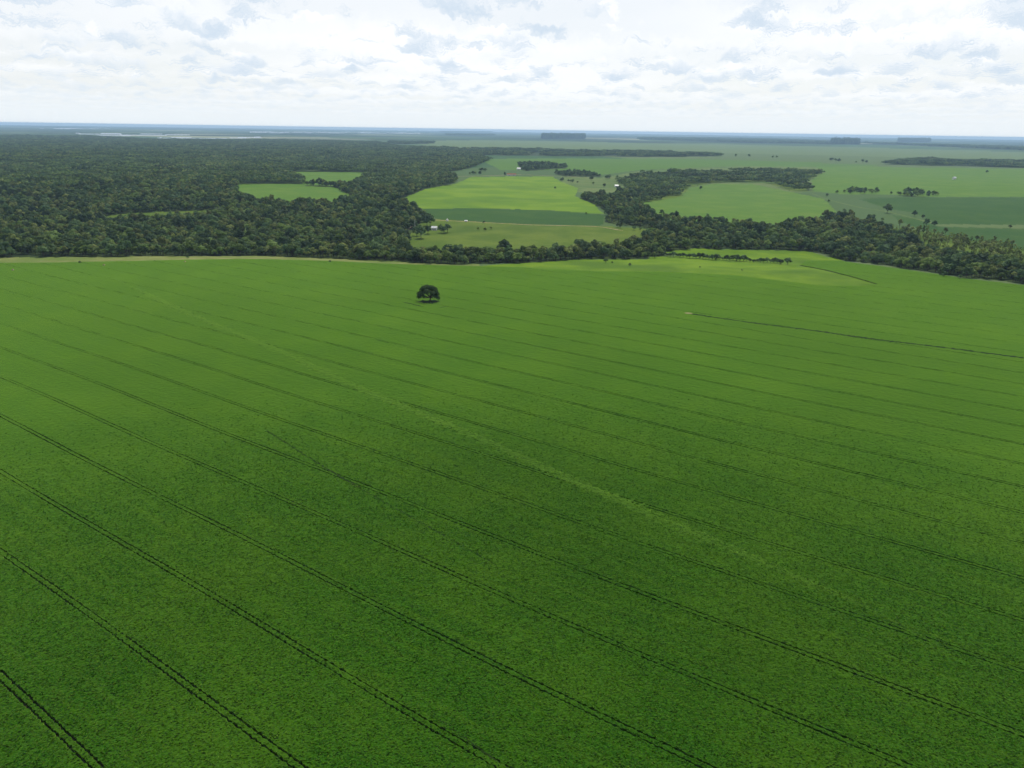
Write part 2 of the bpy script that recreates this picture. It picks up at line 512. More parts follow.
LAKES = [[(76, 133.2), (110, 132.8), (190, 134.2), (190, 136), (150, 135.6), (120, 136.2), (84, 135)],
         [(124, 137.6), (170, 137.2), (232, 138), (260, 139), (250, 140.4), (190, 140), (140, 139.6)],
         [(226, 136.2), (262, 137), (262, 139), (230, 138.2)], [(58, 138.4), (68, 138.4), (68, 139.6), (58, 139.6)],
         [(250, 131.6), (330, 131.9), (420, 132.6), (420, 133.8), (330, 133.1), (250, 132.9)], [(40, 127.6), (110, 128.2), (110, 129.2), (40, 128.6)]]
LAKES = [wobble(gpoly(p), 0.0, 200.0, rz_) for p in LAKES]

# ------------------------------------------------------------------ terrain: one polar sheet, split without overlap into the plain and its fields
fine_az = np.arange(-44, 44.001, 0.085)
coarse = np.arange(44 + 3, 360 - 44 - 1, 4.0)
AZ = np.radians(np.concatenate([fine_az, coarse]))
dep = np.arange(17.0, 0.55, -0.042)
rad = np.concatenate([np.linspace(6, 395, 14), CAM_H / np.tan(np.radians(dep)), np.geomspace(13500, 46000, 24)])
NA, NR = len(AZ), len(rad)
RR, AA = np.meshgrid(rad, AZ, indexing='ij')
VX, VY = RR * np.sin(AA), RR * np.cos(AA)
VZ = height(VX, VY)
TV = np.stack([VX.ravel(), VY.ravel(), VZ.ravel()], 1)
TV = np.vstack([TV, [[0, 0, 0]]])
ii, jj = np.meshgrid(np.arange(NR - 1), np.arange(NA), indexing='ij')
j2 = (jj + 1) % NA
TF = np.stack([ii * NA + jj, ii * NA + j2, (ii + 1) * NA + j2, (ii + 1) * NA + jj], -1).reshape(-1, 4)
TF = TF[:, ::-1]
cx = TV[TF][:, :, 0].mean(1)
cy = TV[TF][:, :, 1].mean(1)
zone = np.zeros(len(TF), int)
ZONES = ['ground']


def assign(polys, idx):
    for p in polys:
        zone[inside(p, cx, cy)] = idx


def add_zone(name, mat, polys):
    ZONES.append(name)
    assign(polys, len(ZONES) - 1)
    return len(ZONES) - 1


ZM = {'ground': 'farmland'}
pale = gpoly([(395, 141), (480, 140), (560, 141), (660, 143.5), (850, 147), (1024, 152), (1200, 155), (1200, 162), (1024, 160.5), (900, 157.5), (720, 153), (640, 151), (500, 149), (440, 147.5)])
green2 = gpoly([(478, 159), (560, 158.5), (660, 158.5), (800, 162), (880, 165), (812, 172), (742, 167), (640, 170), (600, 175), (566, 170), (500, 170)])
upper_arm = gpoly([(618, 181), (638, 174.5), (664, 173), (732, 172), (742, 169.5), (778, 171), (824, 173), (811, 178.5), (803, 184), (808, 191), (791, 191), (780, 186), (758, 182), (712, 182.6), (689, 187.5), (681, 196.5), (659, 201.5), (633, 204), (640, 192)])
spec = [
    ('pale_field', 'pale_crop', [pale]),
    ('far_green_field', 'far_crop', [green2]),
    ('fallow_field', 'fallow', [GP['fallow']]),
    ('forest_floor', 'floor', [GP['left_forest'], GP['belt']] + [GP[k] for k in FAR_WOODS]),
    ('scrub_ground', 'pasture', [GP['scrub'], upper_arm]),
    ('river_pasture', 'lime', [GP['lime']]),
    ('deep_green_crop', 'dark_crop', [GP['dark_strip'], GP['dark_right'], GP['dark_near']]),  # crop of a darker blue green
    ('farm_pasture', 'pasture', [GP['pasture'], GP['clearing_c']]),
    ('rounded_field', 'mid_crop', [GP['lobe'], GP['right_field'], GP['clearing_a'], GP['clearing_b']]),
    ('weedy_field_end', 'lime_strip', [GP['lime_strip'], GP['upper_lime'], gpoly([(650, 257), (700, 255), (834, 257.5), (846, 262), (806, 264.5), (797, 266), (720, 264), (645, 261)])]),
    ('lake', 'water', LAKES),
    ('field_soil', 'soil', [GP['soy']]),
]
margin = gpoly([(-260, 268), (-260, 262), (0, 257), (130, 256), (260, 255.5), (330, 258), (430, 263), (480, 264), (480, 268), (430, 266), (380, 264.4), (260, 260), (130, 262), (0, 264)])
spec.insert(2, ('grass_margin', 'margin', [margin]))
STRUCT_LABEL = {
    'ground': ('wide green farmland plain running out to the hazy horizon', 'ground'),
    'pale_field': ('broad pale bluish green fields below the skyline woods', 'field'),
    'far_green_field': ('far green field behind the riverside wood', 'field'),
    'fallow_field': ('pale green fallow land around the far riverside wood', 'field'),
    'forest_floor': ('dark ground under the woods', 'ground'),
    'grass_margin': ('dry yellowish grass strip between the big crop field and the forest', 'field margin'),
    'scrub_ground': ('olive ground under the sparse young trees and the open far wood', 'ground'),
    'river_pasture': ('bright lime green pasture beyond the tree belt', 'field'),
    'deep_green_crop': ('dark blue green crop fields beyond the tree belt', 'field'),
    'farm_pasture': ('yellowish green pasture beside the white farmhouse', 'field'),
    'rounded_field': ('medium green crop fields among the far woods', 'field'),
    'weedy_field_end': ('lime green weedy strip at the far end of the crop', 'field'),
    'lake': ('pale shallow floodwater on the far plain', 'lake'),
    'field_soil': ('dark soil seen in the wheel tracks of the crop field', 'ground'),
}
for nm_, mt_, polys_ in spec:
    add_zone(nm_, mt_, polys_)
    ZM[nm_] = mt_
_w = zone == ZONES.index('lake')               # shallow water stands only in the lower spots
_q = np.stack([cx[_w], cy[_w]], 1)
_pn = np.zeros(len(_q))
_rw = np.random.default_rng(17)
for _ in range(9):
    _a, _l = _rw.uniform(0, 6.28), _rw.uniform(260, 1100)
    _pn += np.sin((_q[:, 0] * math.cos(_a) + _q[:, 1] * 0.6 * math.sin(_a)) * 6.283 / _l + _rw.uniform(0, 6.28))
zone[np.where(_w)[0][_pn < 0.1]] = 0
for zi, nm_ in enumerate(ZONES):
    f_ = TF[zone == zi]
    if zi == 0 or nm_ == 'field_soil':
        pass
    if len(f_) == 0:
        continue
    used, inv = np.unique(f_, return_inverse=True)
    me_ = make_mesh(nm_, TV[used], inv.reshape(-1, 4), [MAT[ZM[nm_]]], smooth=True)
    o_ = obj(nm_, me_)
    tag(o_, STRUCT_LABEL[nm_][0], STRUCT_LABEL[nm_][1], kind='structure')
# the small disc right below the camera
me_ = make_mesh('field_soil', np.vstack([TV[:NA], TV[-1:]]), [(j, NA, (j + 1) % NA)[::-1] for j in range(NA)], [MAT['soil']])
o_ = obj('soil_patch', me_)
tag(o_, 'dark soil under the crop straight below the viewer', 'ground', kind='structure')

# ------------------------------------------------------------------ the soybean crop: a canopy sheet with open wheel tracks
CANOPY = 0.62
NEAR, CELL = 560.0, 0.45
PERIOD = 24.15
V0 = 135.2 * CAM_H / 100.0
A_ = R(ROW_ANG)
EU = np.array([math.cos(A_), math.sin(A_)])
EV = np.array([-math.sin(A_), math.cos(A_)])
SP = np.stack([GP['soy'] @ EU, GP['soy'] @ EV], 1)


def spans(v):
    a, b = SP, np.roll(SP, -1, 0)
    hit = (a[:, 1] > v) != (b[:, 1] > v)
    us = np.sort(a[hit, 0] + (v - a[hit, 1]) / (b[hit, 1] - a[hit, 1]) * (b[hit, 0] - a[hit, 0]))
    return [(us[i], us[i + 1]) for i in range(0, len(us) - 1, 2)]


def sway(u):
    return 0.55 * np.sin(u / 83.0) + 0.35 * np.sin(u / 31.0 + 1.0)


cv, cf = [], []
ncv = 0


def push(verts, faces):
    global ncv
    cv.append(verts)
    cf.append(faces + ncv)
    ncv += len(verts)


def ladder(rows):
    """rows: list of (n,3) arrays of equal length -> quads between neighbouring rows"""
    n = len(rows[0])
    k = len(rows)
    v = np.concatenate(rows)
    q = []
    base_ = np.arange(n - 1)
    for r in range(k - 1):
        q.append(np.stack([r * n + base_, r * n + base_ + 1, (r + 1) * n + base_ + 1, (r + 1) * n + base_], 1))
    push(v, np.concatenate(q))


def uv3(u, v, z):
    v = v + sway(u)
    x, y = u * EU[0] + v * EV[0], u * EU[1] + v * EV[1]
    return np.stack([x, y, height(x, y) + z], 1)


def hash_z(u, v):
    """the uneven tops of single plants"""
    h = np.sin(np.round(u * 10) * 12.9898 + np.round(v * 10) * 78.233) * 43758.5453
    return (h - np.floor(h) - 0.5)


vmin, vmax = SP[:, 1].min(), SP[:, 1].max()
k0, k1 = int((vmin - V0) // PERIOD) - 1, int((vmax - V0) // PERIOD) + 2
rj = np.random.default_rng(21)
HALF, TW = 0.80, 0.255             # half the wheel gauge, half the width of a wheel track
for k in range(k0, k1):
    c = V0 + k * PERIOD
    # broad canopy panel up to the next tramline
    lo, hi = c + HALF + TW + 0.35, c + PERIOD - HALF - TW - 0.35
    ed = np.linspace(lo, hi, 13)
    for a, b in zip(ed[:-1], ed[1:]):
        for u0, u1 in spans((a + b) / 2):
            # plants near enough to show their shape get a canopy of uneven tops
            us = np.arange(math.ceil(u0), u1, 4.0)
            px_, py_ = us * EU[0] + a * EV[0], us * EU[1] + a * EV[1]
            nr = (np.hypot(px_, py_) < NEAR) & (np.abs(np.arctan2(px_, py_)) < R(54)) & (py_ > 80)
            if nr.sum() > 1:
                n0_, n1_ = us[nr][0], us[nr][-1]
                u = np.round(np.arange(n0_, n1_ + 0.01, CELL), 3)
                rows_ = [uv3(u, np.full(len(u), v_), CANOPY + (0.05 + 0.10 * (1 - smoothstep(150, 400, np.hypot(u * EU[0] + v_ * EV[0], u * EU[1] + v_ * EV[1])))) * (1 - smoothstep(440, 550, np.hypot(u * EU[0] + v_ * EV[0], u * EU[1] + v_ * EV[1]))) * hash_z(u, np.full(len(u), v_))) for v_ in np.linspace(a, b, 5)]
                ladder(rows_)
                pieces = [(u0, n0_), (u[-1], u1)]
            else:
                pieces = [(u0, u1)]
            for a0, a1 in pieces:
                if a1 - a0 < 0.05:
                    continue
                n = max(2, int((a1 - a0) / 14) + 1)
                u = np.linspace(a0, a1, n)
                ladder([uv3(u, np.full(n, a), CANOPY), uv3(u, np.full(n, b), CANOPY)])
    # the tramline: two wheel tracks, ragged leaf edges falling to the soil
    for u0, u1 in spans(c):
        uu = [u0]
        while uu[-1] < u1:
            p = uu[-1] * EU + c * EV
            d = max(120.0, math.hypot(math.hypot(*p), CAM_H))
            uu.append(uu[-1] + (0.42 if d < 260 else 0.8 if d < 450 else 1.6 if d < 700 else 3.0))
        u = np.array(uu[:-1] + [u1]) if len(uu) > 2 else np.array([u0, u1])
        n = len(u)

        def rag(amp):
            amp *= 1.25
            s = 0.55 * np.sin(u * 2 * np.pi / 1.7 + rj.uniform(0, 6)) + 0.35 * np.sin(u * 2 * np.pi / 2.9 + rj.uniform(0, 6)) + rj.normal(0, 0.55, n)
            return amp * s

        ud = np.hypot(u * EU[0] + c * EV[0], u * EU[1] + c * EV[1])
        ph = rj.uniform(0, 6, 3)
        open_ = 1.0 + 0.18 * np.sin(u / 23.0 + ph[0]) * np.sin(u / 61.0 + ph[1]) + 0.14 * np.sin(u / 9.0 + ph[2])
        tw = TW * np.clip(open_, 0.7, 1.15) * (1 - 0.74 * smoothstep(330, 640, ud)) * rj.uniform(0.88, 1.05)
        lv = c - HALF - TW - 0.36
        e1 = c - HALF - tw + np.clip(rag(0.15), -0.3, 0.24)
        e2 = c - HALF + tw + np.clip(rag(0.15), -0.24, 0.3)
        e3 = c + HALF - tw + np.clip(rag(0.15), -0.3, 0.24)
        e4 = c + HALF + tw + np.clip(rag(0.15), -0.24, 0.3)
        hv = c + HALF + TW + 0.36
        ladder([uv3(u, np.full(n, lv), CANOPY), uv3(u, e1, CANOPY), uv3(u, e1 - 0.04, 0.0)])
        ladder([uv3(u, e2 + 0.04, 0.0), uv3(u, e2, CANOPY), uv3(u, e3, CANOPY), uv3(u, e3 - 0.04, 0.0)])
        ladder([uv3(u, e4 + 0.04, 0.0), uv3(u, e4, CANOPY), uv3(u, np.full(n, hv), CANOPY)])
# single leaves standing out of the canopy where it is near enough to see them
rl_ = np.random.default_rng(31)
nl = 680000
rr_ = np.sqrt(rl_.uniform(95.0 ** 2, 440.0 ** 2, nl))
aa_ = rl_.uniform(-R(54), R(54), nl)
lx, ly = rr_ * np.sin(aa_), rr_ * np.cos(aa_)
lu, lvv = lx * EU[0] + ly * EU[1], lx * EV[0] + ly * EV[1]
off = (lvv - sway(lu) - V0 + PERIOD / 2) % PERIOD - PERIOD / 2
keep = (np.abs(np.abs(off) - HALF) > TW + 0.12) & inside(GP['soy'], lx, ly) & (rl_.random(nl) < 1 - smoothstep(190, 380, rr_))
lx, ly = lx[keep], ly[keep]
nl = len(lx)
nrm = np.stack([rl_.normal(0, 0.55, nl), rl_.normal(0, 0.55, nl), np.ones(nl)], 1)
nrm /= np.linalg.norm(nrm, axis=1)[:, None]
ta = np.cross(nrm, rl_.normal(0, 1, (nl, 3)))
ta /= np.linalg.norm(ta, axis=1)[:, None]
tb = np.cross(nrm, ta)
sz = rl_.uniform(0.20, 0.42, (nl, 1))
pc = np.stack([lx, ly, height(lx, ly) + CANOPY + rl_.uniform(0.0, 0.22, nl)], 1)
lq = np.stack([pc - ta * sz, pc - tb * sz * 0.6, pc + ta * sz, pc + tb * sz * 0.6], 1).reshape(-1, 3)
push(lq, np.arange(nl * 4).reshape(-1, 4))
me_ = make_mesh('soybean_field', np.concatenate(cv), np.concatenate(cf), [MAT['soy']])
o_ = obj('soybean_field', me_)
tag(o_, 'huge even green soybean crop with paired wheel tracks filling the near land', 'crop field', kind='structure')


def ribbon(name, px, width, z, mat, ridge=0.0, step=3.0, rag=0.25, seed=1, across=5, rough=0.0, fade=4.0):
    """a strip that follows a line on the ground, with ragged sides; ridge lifts its middle"""
    rr = np.random.default_rng(seed)
    p = gpoly(px)
    L = np.concatenate([[0], np.cumsum(np.hypot(*np.diff(p, axis=0).T))])
    s = np.arange(0, L[-1], step)
    # smooth the polyline
    xs, ys = np.interp(s, L, p[:, 0]), np.interp(s, L, p[:, 1])
    kk = max(3, int(25 / step) | 1)
    if len(s) > kk * 2:
        pad = kk // 2
        ker = np.ones(kk) / kk
        xs = np.convolve(np.pad(xs, pad, mode='reflect', reflect_type='odd'), ker, 'valid')
        ys = np.convolve(np.pad(ys, pad, mode='reflect', reflect_type='odd'), ker, 'valid')
    tx, ty = np.gradient(xs), np.gradient(ys)
    nn = np.hypot(tx, ty)
    nx, ny = -ty / nn, tx / nn
    n = len(s)
    taper = np.minimum(1, np.minimum(np.arange(n), np.arange(n)[::-1]) / fade + 0.15 * (fade < 10))
    rows = []
    for q in np.linspace(-1, 1, across):
        wv = width / 2 * q * (1 + (rr.normal(0, rag, n) if abs(q) == 1 else 0)) * taper
        x, y = xs + nx * wv, ys + ny * wv
        rows.append(np.stack([x, y, height(x, y) + z + ridge * (1 - q * q) * taper + (rr.uniform(-rough, rough, n) if abs(q) < 1 else 0)], 1))
    v = np.concatenate(rows)
    b = np.arange(n - 1)
    f = np.concatenate([np.stack([r * n + b, r * n + b + 1, (r + 1) * n + b + 1, (r + 1) * n + b], 1) for r in range(across - 1)])
    return obj(name, make_mesh(name, v, f, [mat], smooth=True))


o_ = ribbon('field_terrace', [(108, 277), (120, 282), (190, 315), (280, 352), (360, 390), (480, 440), (583, 487), (655, 518), (792, 577), (857, 604), (905, 630), (950, 654), (990, 674)],
            5.6, CANOPY + 0.012, MAT['terrace'], 0.10, 0.6, 0.50, 3, 10, 0.13, 150.0)
tag(o_, 'broad paler green terrace line running diagonally across the crop', 'terrace', kind='structure')
for nm_, px_, w_, lab_ in (
        ('wheel_track', [(266, 431.5), (325, 469), (359, 489), (387, 505), (437, 533), (497, 567)], 0.85, 'single dark wheel track crossing the tramlines at a slant'),
        ('wheel_track', [(402, 302.6), (408, 304), (416, 305.8), (424, 307.8)], 1.2, 'short wheel track left of and below the lone tree'),
        ('wheel_track', [(438, 308.4), (443, 307.8), (449, 306.6)], 0.9, 'short faint wheel track right of and below the lone tree'),
        ('wheel_track', [(430, 716), (452, 730), (476, 748), (500, 766)], 0.5, 'short doubled wheel track low in the crop'),
        ('drainage_line', [(688, 314.2), (760, 324.8), (815, 331.5), (869, 339.5), (945, 348.5), (1024, 359), (1180, 380)], 2.6, 'thin dark drainage line crossing the right of the crop')):
    o_ = ribbon(nm_, px_, w_, CANOPY + 0.010, MAT['weeds_shade'], 0.0, 0.7 if w_ < 1 else 1.2, 0.45, 9)
    tag(o_, lab_, 'track' if nm_ == 'wheel_track' else 'ditch', kind='structure')
o_ = ribbon('sandy_patch', [(684, 313.6), (688, 314), (693, 314.6)], 3.2, CANOPY + 0.02, MAT['sand'], 0.25, 0.8, 0.3, 4)
tag(o_, 'small pale sandy patch at the end of the dark drainage line', 'bare patch', kind='structure')
o_ = ribbon('tree_shade_patch', [(418.5, 302.4), (424, 302.3), (430, 302.2), (436, 302.1), (440.5, 302.0)], 9.0, CANOPY + 0.02, MAT['weeds_shade'], 0.0, 0.8, 0.35, 14)  # dark patch added so the tree shadow shows on the bright crop
tag(o_, 'dark patch painted as shade on the crop right under the lone tree', 'bare patch', kind='structure')
o_ = ribbon('farm_track', [(404, 233), (410, 228), (414, 224), (419, 219), (436, 220), (481, 222.3), (532, 225), (598, 226.4), (625, 231)], 3.0, 0.05, MAT['sand'], 0.0, 4.0, 0.3, 6)
tag(o_, 'pale earth track between the dark crop strip and the pasture', 'track', kind='structure')
o_ = ribbon('farm_track', [(812, 193.5), (826, 199), (845, 204), (862, 208), (884, 211), (905, 216), (939, 225), (980, 226.5), (1024, 227.5), (1150, 230)], 5.0, 0.06, MAT['fallow'], 0.0, 4.0, 0.3, 7)
tag(o_, 'pale grassy track between the two dark fields on the right', 'track', kind='structure')
o_ = ribbon('farm_track', [(440, 176.5), (480, 176), (520, 174.5), (552, 176), (600, 178)], 5.0, 0.06, MAT['sand'], 0.0, 8.0, 0.3, 8)
tag(o_, 'pale track along the back of the lime pasture', 'track', kind='structure')

o_ = ribbon('farm_track', [(660, 158.6), (760, 160.3), (880, 166.6), (1024, 169.2), (1150, 171)], 7.0, 0.08, MAT['fallow'], 0.0, 10.0, 0.3, 12)
tag(o_, 'thin pale track along the front of the far right wood', 'track', kind='structure')
# ------------------------------------------------------------------ trees
def tube(p0, p1, r0, r1, seg=6):
    p0, p1 = np.array(p0, float), np.array(p1, float)
    d = (p1 - p0) / np.linalg.norm(p1 - p0)
    a = np.cross(d, [0, 0, 1.0] if abs(d[2]) < 0.9 else [1.0, 0, 0])
    a /= np.linalg.norm(a)
    b = np.cross(d, a)
    t = np.linspace(0, 2 * np.pi, seg, endpoint=False)
    ring = np.cos(t)[:, None] * a + np.sin(t)[:, None] * b
    v = np.vstack([p0 + ring * r0, p1 + ring * r1])
    f = np.array([[i, (i + 1) % seg, seg + (i + 1) % seg, seg + i] for i in range(seg)])
    return v, f


def join(parts):
    vs, fs, n = [], [], 0
    for v, f in parts:
        vs.append(v)
        fs.append(f + n)
        n += len(v)
    return np.concatenate(vs), np.concatenate(fs)


def wood_parts(rng, lobes, base_h, r, seg=6):
    """a tapered, slightly bent trunk with a limb into every lobe of the crown"""
    bend = rng.normal(0, 0.25, 2)
    fork = np.array([bend[0], bend[1], base_h])
    parts = [tube((0, 0, -0.4), (bend[0] * .5, bend[1] * .5, base_h * 0.5), r * 1.25, r * 0.9, seg), tube((bend[0] * .5, bend[1] * .5, base_h * 0.5), fork, r * 0.9, r * 0.75, seg)]
    for (cx_, cy_, cz_, rr_) in lobes:
        tip = np.array([cx_, cy_, cz_])
        mid = fork + (tip - fork) * 0.5 + np.array([0, 0, 0.12 * np.linalg.norm(tip - fork)]) * (-0.4)
        parts.append(tube(fork, mid, r * 0.5, r * 0.32, 5))
        parts.append(tube(mid, tip, r * 0.32, r * 0.1, 5))
    return join(parts)


def leaf_cards(rng, lobes, n_cards, size, flat=0.75):
    lobes = np.array(lobes)
    wgt = lobes[:, 3] ** 2
    li = rng.choice(len(lobes), n_cards, p=wgt / wgt.sum())
    d = rng.normal(0, 1, (n_cards, 3))
    d /= np.linalg.norm(d, axis=1)[:, None]
    d[:, 2] = np.where((d[:, 2] < -0.25) & (rng.random(n_cards) < 0.7), -d[:, 2], d[:, 2])
    rad_ = lobes[li, 3] * (0.55 + 0.5 * rng.random(n_cards) ** 0.6)
    p = lobes[li, :3] + d * rad_[:, None] * np.array([1, 1, flat])
    nrm = d + rng.normal(0, 0.30, (n_cards, 3)) + np.array([0, 0, 0.15])
    nrm /= np.linalg.norm(nrm, axis=1)[:, None]
    a = np.cross(nrm, rng.normal(0, 1, (n_cards, 3)))
    a /= np.linalg.norm(a, axis=1)[:, None]
    b = np.cross(nrm, a)
    s = size * rng.uniform(0.55, 1.25, n_cards)[:, None]
    e = rng.uniform(0.55, 1.0, n_cards)[:, None]
    k = rng.uniform(-0.3, 0.3, (n_cards, 4, 1))
    quad = np.stack([p - a * s * (0.5 + k[:, 0]) - b * s * e * 0.3, p + a * s * 0.2 - b * s * e * (0.5 + k[:, 1]), p + a * s * (0.5 + k[:, 2]) + b * s * e * 0.25, p - a * s * 0.15 + b * s * e * (0.5 + k[:, 3])], 1)
    v = quad.reshape(-1, 3)
    f = np.arange(n_cards * 4).reshape(-1, 4)
    lobe_t = rng.random(len(lobes))
    tint = np.repeat(np.clip(0.6 * lobe_t[li] + 0.4 * rng.random(n_cards), 0, 1), 4)
    return v, f, tint


def dome_lobes(rng, W, Ht, base, n, spread=1.0):
    out_ = [(0, 0, base + (Ht - base) * 0.62, W * 0.27)]
    for i in range(n):
        a = i * 2.4 + rng.uniform(-0.5, 0.5)
        q = math.sqrt((i + 0.7) / n) * 0.36 * W * spread
        top = base + (Ht - base) * (0.80 - 0.55 * (q / (0.4 * W)) ** 2 + rng.uniform(-0.13, 0.10))
        out_.append((q * math.cos(a), q * math.sin(a), top, W * rng.uniform(0.13, 0.20)))
    return out_


def tall_lobes(rng, W, Ht, base, n):
    out_ = []
    for i in range(n):
        t = (i + 0.5) / n
        r = W * 0.5 * math.sin(math.pi * (0.18 + 0.74 * t)) * 0.55
        a = i * 2.4
        out_.append((r * math.cos(a), r * math.sin(a), base + (Ht - base) * t, W * rng.uniform(0.22, 0.3) * (1.05 - 0.45 * t)))
    return out_


PROTO = {}                      # kind -> list of (crown mesh, trunk mesh, merged mesh)


def make_proto(kind, i, rng, lobes, base, n_cards, size, leaf, r):
    v, f, t = leaf_cards(rng, lobes, n_cards, size)
    crown = make_mesh('crown', v, f, [MAT[leaf]], tint=t)
    tv, tf = wood_parts(rng, lobes, base, r)
    trunk = make_mesh('trunk', tv, tf, [MAT['bark']], smooth=True)
    mv = np.vstack([v, tv])
    mf = np.vstack([f, tf + len(v)])
    merged = make_mesh(kind + '_whole', mv, mf, [MAT[leaf], MAT['bark']], [0] * len(f) + [1] * len(tf), tint=np.concatenate([t, np.zeros(len(tv))]))
    PROTO.setdefault(kind, []).append((crown, trunk, merged))


rp = np.random.default_rng(77)
for i in range(4):
    W, Ht = rp.uniform(9.5, 12), rp.uniform(10, 12.5)
    make_proto('dark', i, rp, dome_lobes(rp, W, Ht, 1.0, 11), 2.6, 800, 1.25, 'leaf_dark', 0.26)
    W, Ht = rp.uniform(8.5, 11), rp.uniform(9, 12)
    make_proto('mid', i, rp, dome_lobes(rp, W, Ht, 1.0, 10), 2.6, 700, 1.2, 'leaf_mid', 0.24)
for i in range(3):
    W, Ht = rp.uniform(7, 9), rp.uniform(9, 12)
    make_proto('olive', i, rp, dome_lobes(rp, W, Ht, 3.6, 7, 0.9), 3.8, 380, 1.15, 'leaf_olive', 0.2)
    make_proto('yellow', i, rp, tall_lobes(rp, 4.6, rp.uniform(6, 8.5), 1.2, 6), 1.4, 190, 0.95, 'leaf_yellow', 0.13)
    make_proto('shrub', i, rp, dome_lobes(rp, 4.6, 3.4, 0.3, 6), 0.5, 230, 0.8, 'leaf_dark', 0.12)
    make_proto('gum', i, rp, tall_lobes(rp, 12, 30 + 3 * i, 5, 7), 6, 260, 3.2, 'leaf_dark', 0.35)


def tree_clump(i, kinds, n, size, leafs):
    """a piece of closed wood, about 26 m across, for the parts of the forest beyond 1.7 km"""
    rng = np.random.default_rng(300 + i)
    vs, fs, ts, ms, cnt = [], [], [], [], 0
    for q in range(n):
        a, r_ = q * 2.4, 12.5 * math.sqrt((q + 0.5) / n)
        W, Ht = rng.uniform(8, 12), rng.uniform(9, 13)
        lb = [(x + r_ * math.cos(a), y + r_ * math.sin(a), z, rr_) for x, y, z, rr_ in dome_lobes(rng, W, Ht, 3.5, 4)]
        v, f, t = leaf_cards(rng, lb, 70, size)
        vs.append(v)
        fs.append(f + cnt)
        cnt += len(v)
        ts.append(t)
        ms += [int(rng.integers(0, len(leafs)))] * len(f)
    return make_mesh('tree_clump', np.concatenate(vs), np.concatenate(fs), [MAT[l] for l in leafs], ms, tint=np.concatenate(ts))


CLUMP = {'dark': [tree_clump(i, 'dark', 7, 2.4, ['leaf_dark', 'leaf_dark', 'leaf_mid']) for i in range(4)],
         'mid': [tree_clump(10 + i, 'mid', 7, 2.4, ['leaf_mid', 'leaf_dark', 'leaf_olive']) for i in range(4)]}

# prototypes for the uncountable parts of the woods live in a collection that is never linked to the scene
STUFF = bpy.data.collections.new('woodland_pieces')
STUFF_IDX = {}
_all = []
for kind, lst in PROTO.items():
    for q, t in enumerate(lst):
        _all.append((kind, t[2]))
for kind, lst in CLUMP.items():
    for me_ in lst:
        _all.append((kind + '_clump', me_))
for q, (kind, me_) in enumerate(_all):
    o_ = bpy.data.objects.new('piece_%03d' % q, me_)
    STUFF.objects.link(o_)
    STUFF_IDX.setdefault(kind, []).append(q)

gn = bpy.data.node_groups.new('woodland', 'GeometryNodeTree')
gn.interface.new_socket('Geometry', in_out='INPUT', socket_type='NodeSocketGeometry')
gn.interface.new_socket('Geometry', in_out='OUTPUT', socket_type='NodeSocketGeometry')
g = N(gn)
gi, go = g.new('NodeGroupInput'), g.new('NodeGroupOutput')
ci = g.new('GeometryNodeCollectionInfo')
ci.inputs['Collection'].default_value = STUFF
ci.inputs['Separate Children'].default_value = True
ci.inputs['Reset Children'].default_value = True
iop = g.new('GeometryNodeInstanceOnPoints')
iop.inputs['Pick Instance'].default_value = True
gn.links.new(gi.outputs[0], iop.inputs['Points'])
gn.links.new(ci.outputs[0], iop.inputs['Instance'])
for nm_, ty_, sock_ in (('piece', 'INT', 'Instance Index'), ('turn', 'FLOAT_VECTOR', 'Rotation'), ('size', 'FLOAT_VECTOR', 'Scale')):
    at_ = g.new('GeometryNodeInputNamedAttribute', data_type=ty_)
    at_.inputs['Name'].default_value = nm_
    gn.links.new(at_.outputs['Attribute'], iop.inputs[sock_])
gn.links.new(iop.outputs[0], go.inputs[0])


def stuff_wood(name, pts, kinds, sizes, label, cat, seed):
    rr = np.random.default_rng(seed)
    n = len(pts)
    if n == 0:
        return None
    me = bpy.data.meshes.new(name)
    me.vertices.add(n)
    p = np.column_stack([pts[:, 0], pts[:, 1], height(pts[:, 0], pts[:, 1])]).astype(np.float32)
    me.vertices.foreach_set('co', p.ravel())
    a = me.attributes.new('piece', 'INT', 'POINT')
    a.data.foreach_set('value', np.array([rr.choice(STUFF_IDX[k]) for k in kinds], dtype=np.int32))
    rot = np.zeros((n, 3), np.float32)
    rot[:, 2] = rr.uniform(0, 6.283, n)
    a = me.attributes.new('turn', 'FLOAT_VECTOR', 'POINT')
    a.data.foreach_set('vector', rot.ravel())
    sc = np.stack([sizes * rr.uniform(0.9, 1.1, n), sizes * rr.uniform(0.9, 1.1, n), sizes * rr.uniform(0.85, 1.2, n)], 1).astype(np.float32)
    a = me.attributes.new('size', 'FLOAT_VECTOR', 'POINT')
    a.data.foreach_set('vector', sc.ravel())
    o = obj(name, me)
    md = o.modifiers.new('woodland', 'NODES')
    md.node_group = gn
    tag(o, label, cat, kind='stuff')
    return o


def scatter(poly, spacing, rng, dmin=0, dmax=1e9):
    lo, hi = poly.min(0), poly.max(0)
    gx = np.arange(lo[0], hi[0], spacing)
    gy = np.arange(lo[1], hi[1], spacing)
    X, Y = np.meshgrid(gx, gy)
    X = X + rng.uniform(-0.45, 0.45, X.shape) * spacing
    Y = Y + rng.uniform(-0.45, 0.45, Y.shape) * spacing
    X, Y = X.ravel(), Y.ravel()
    d = np.hypot(X, Y)
    s = (d > dmin) & (d < dmax) & (np.abs(np.arctan2(X, Y)) < R(43))
    X, Y = X[s], Y[s]
    m = inside(poly, X, Y)
    return np.stack([X[m], Y[m]], 1)


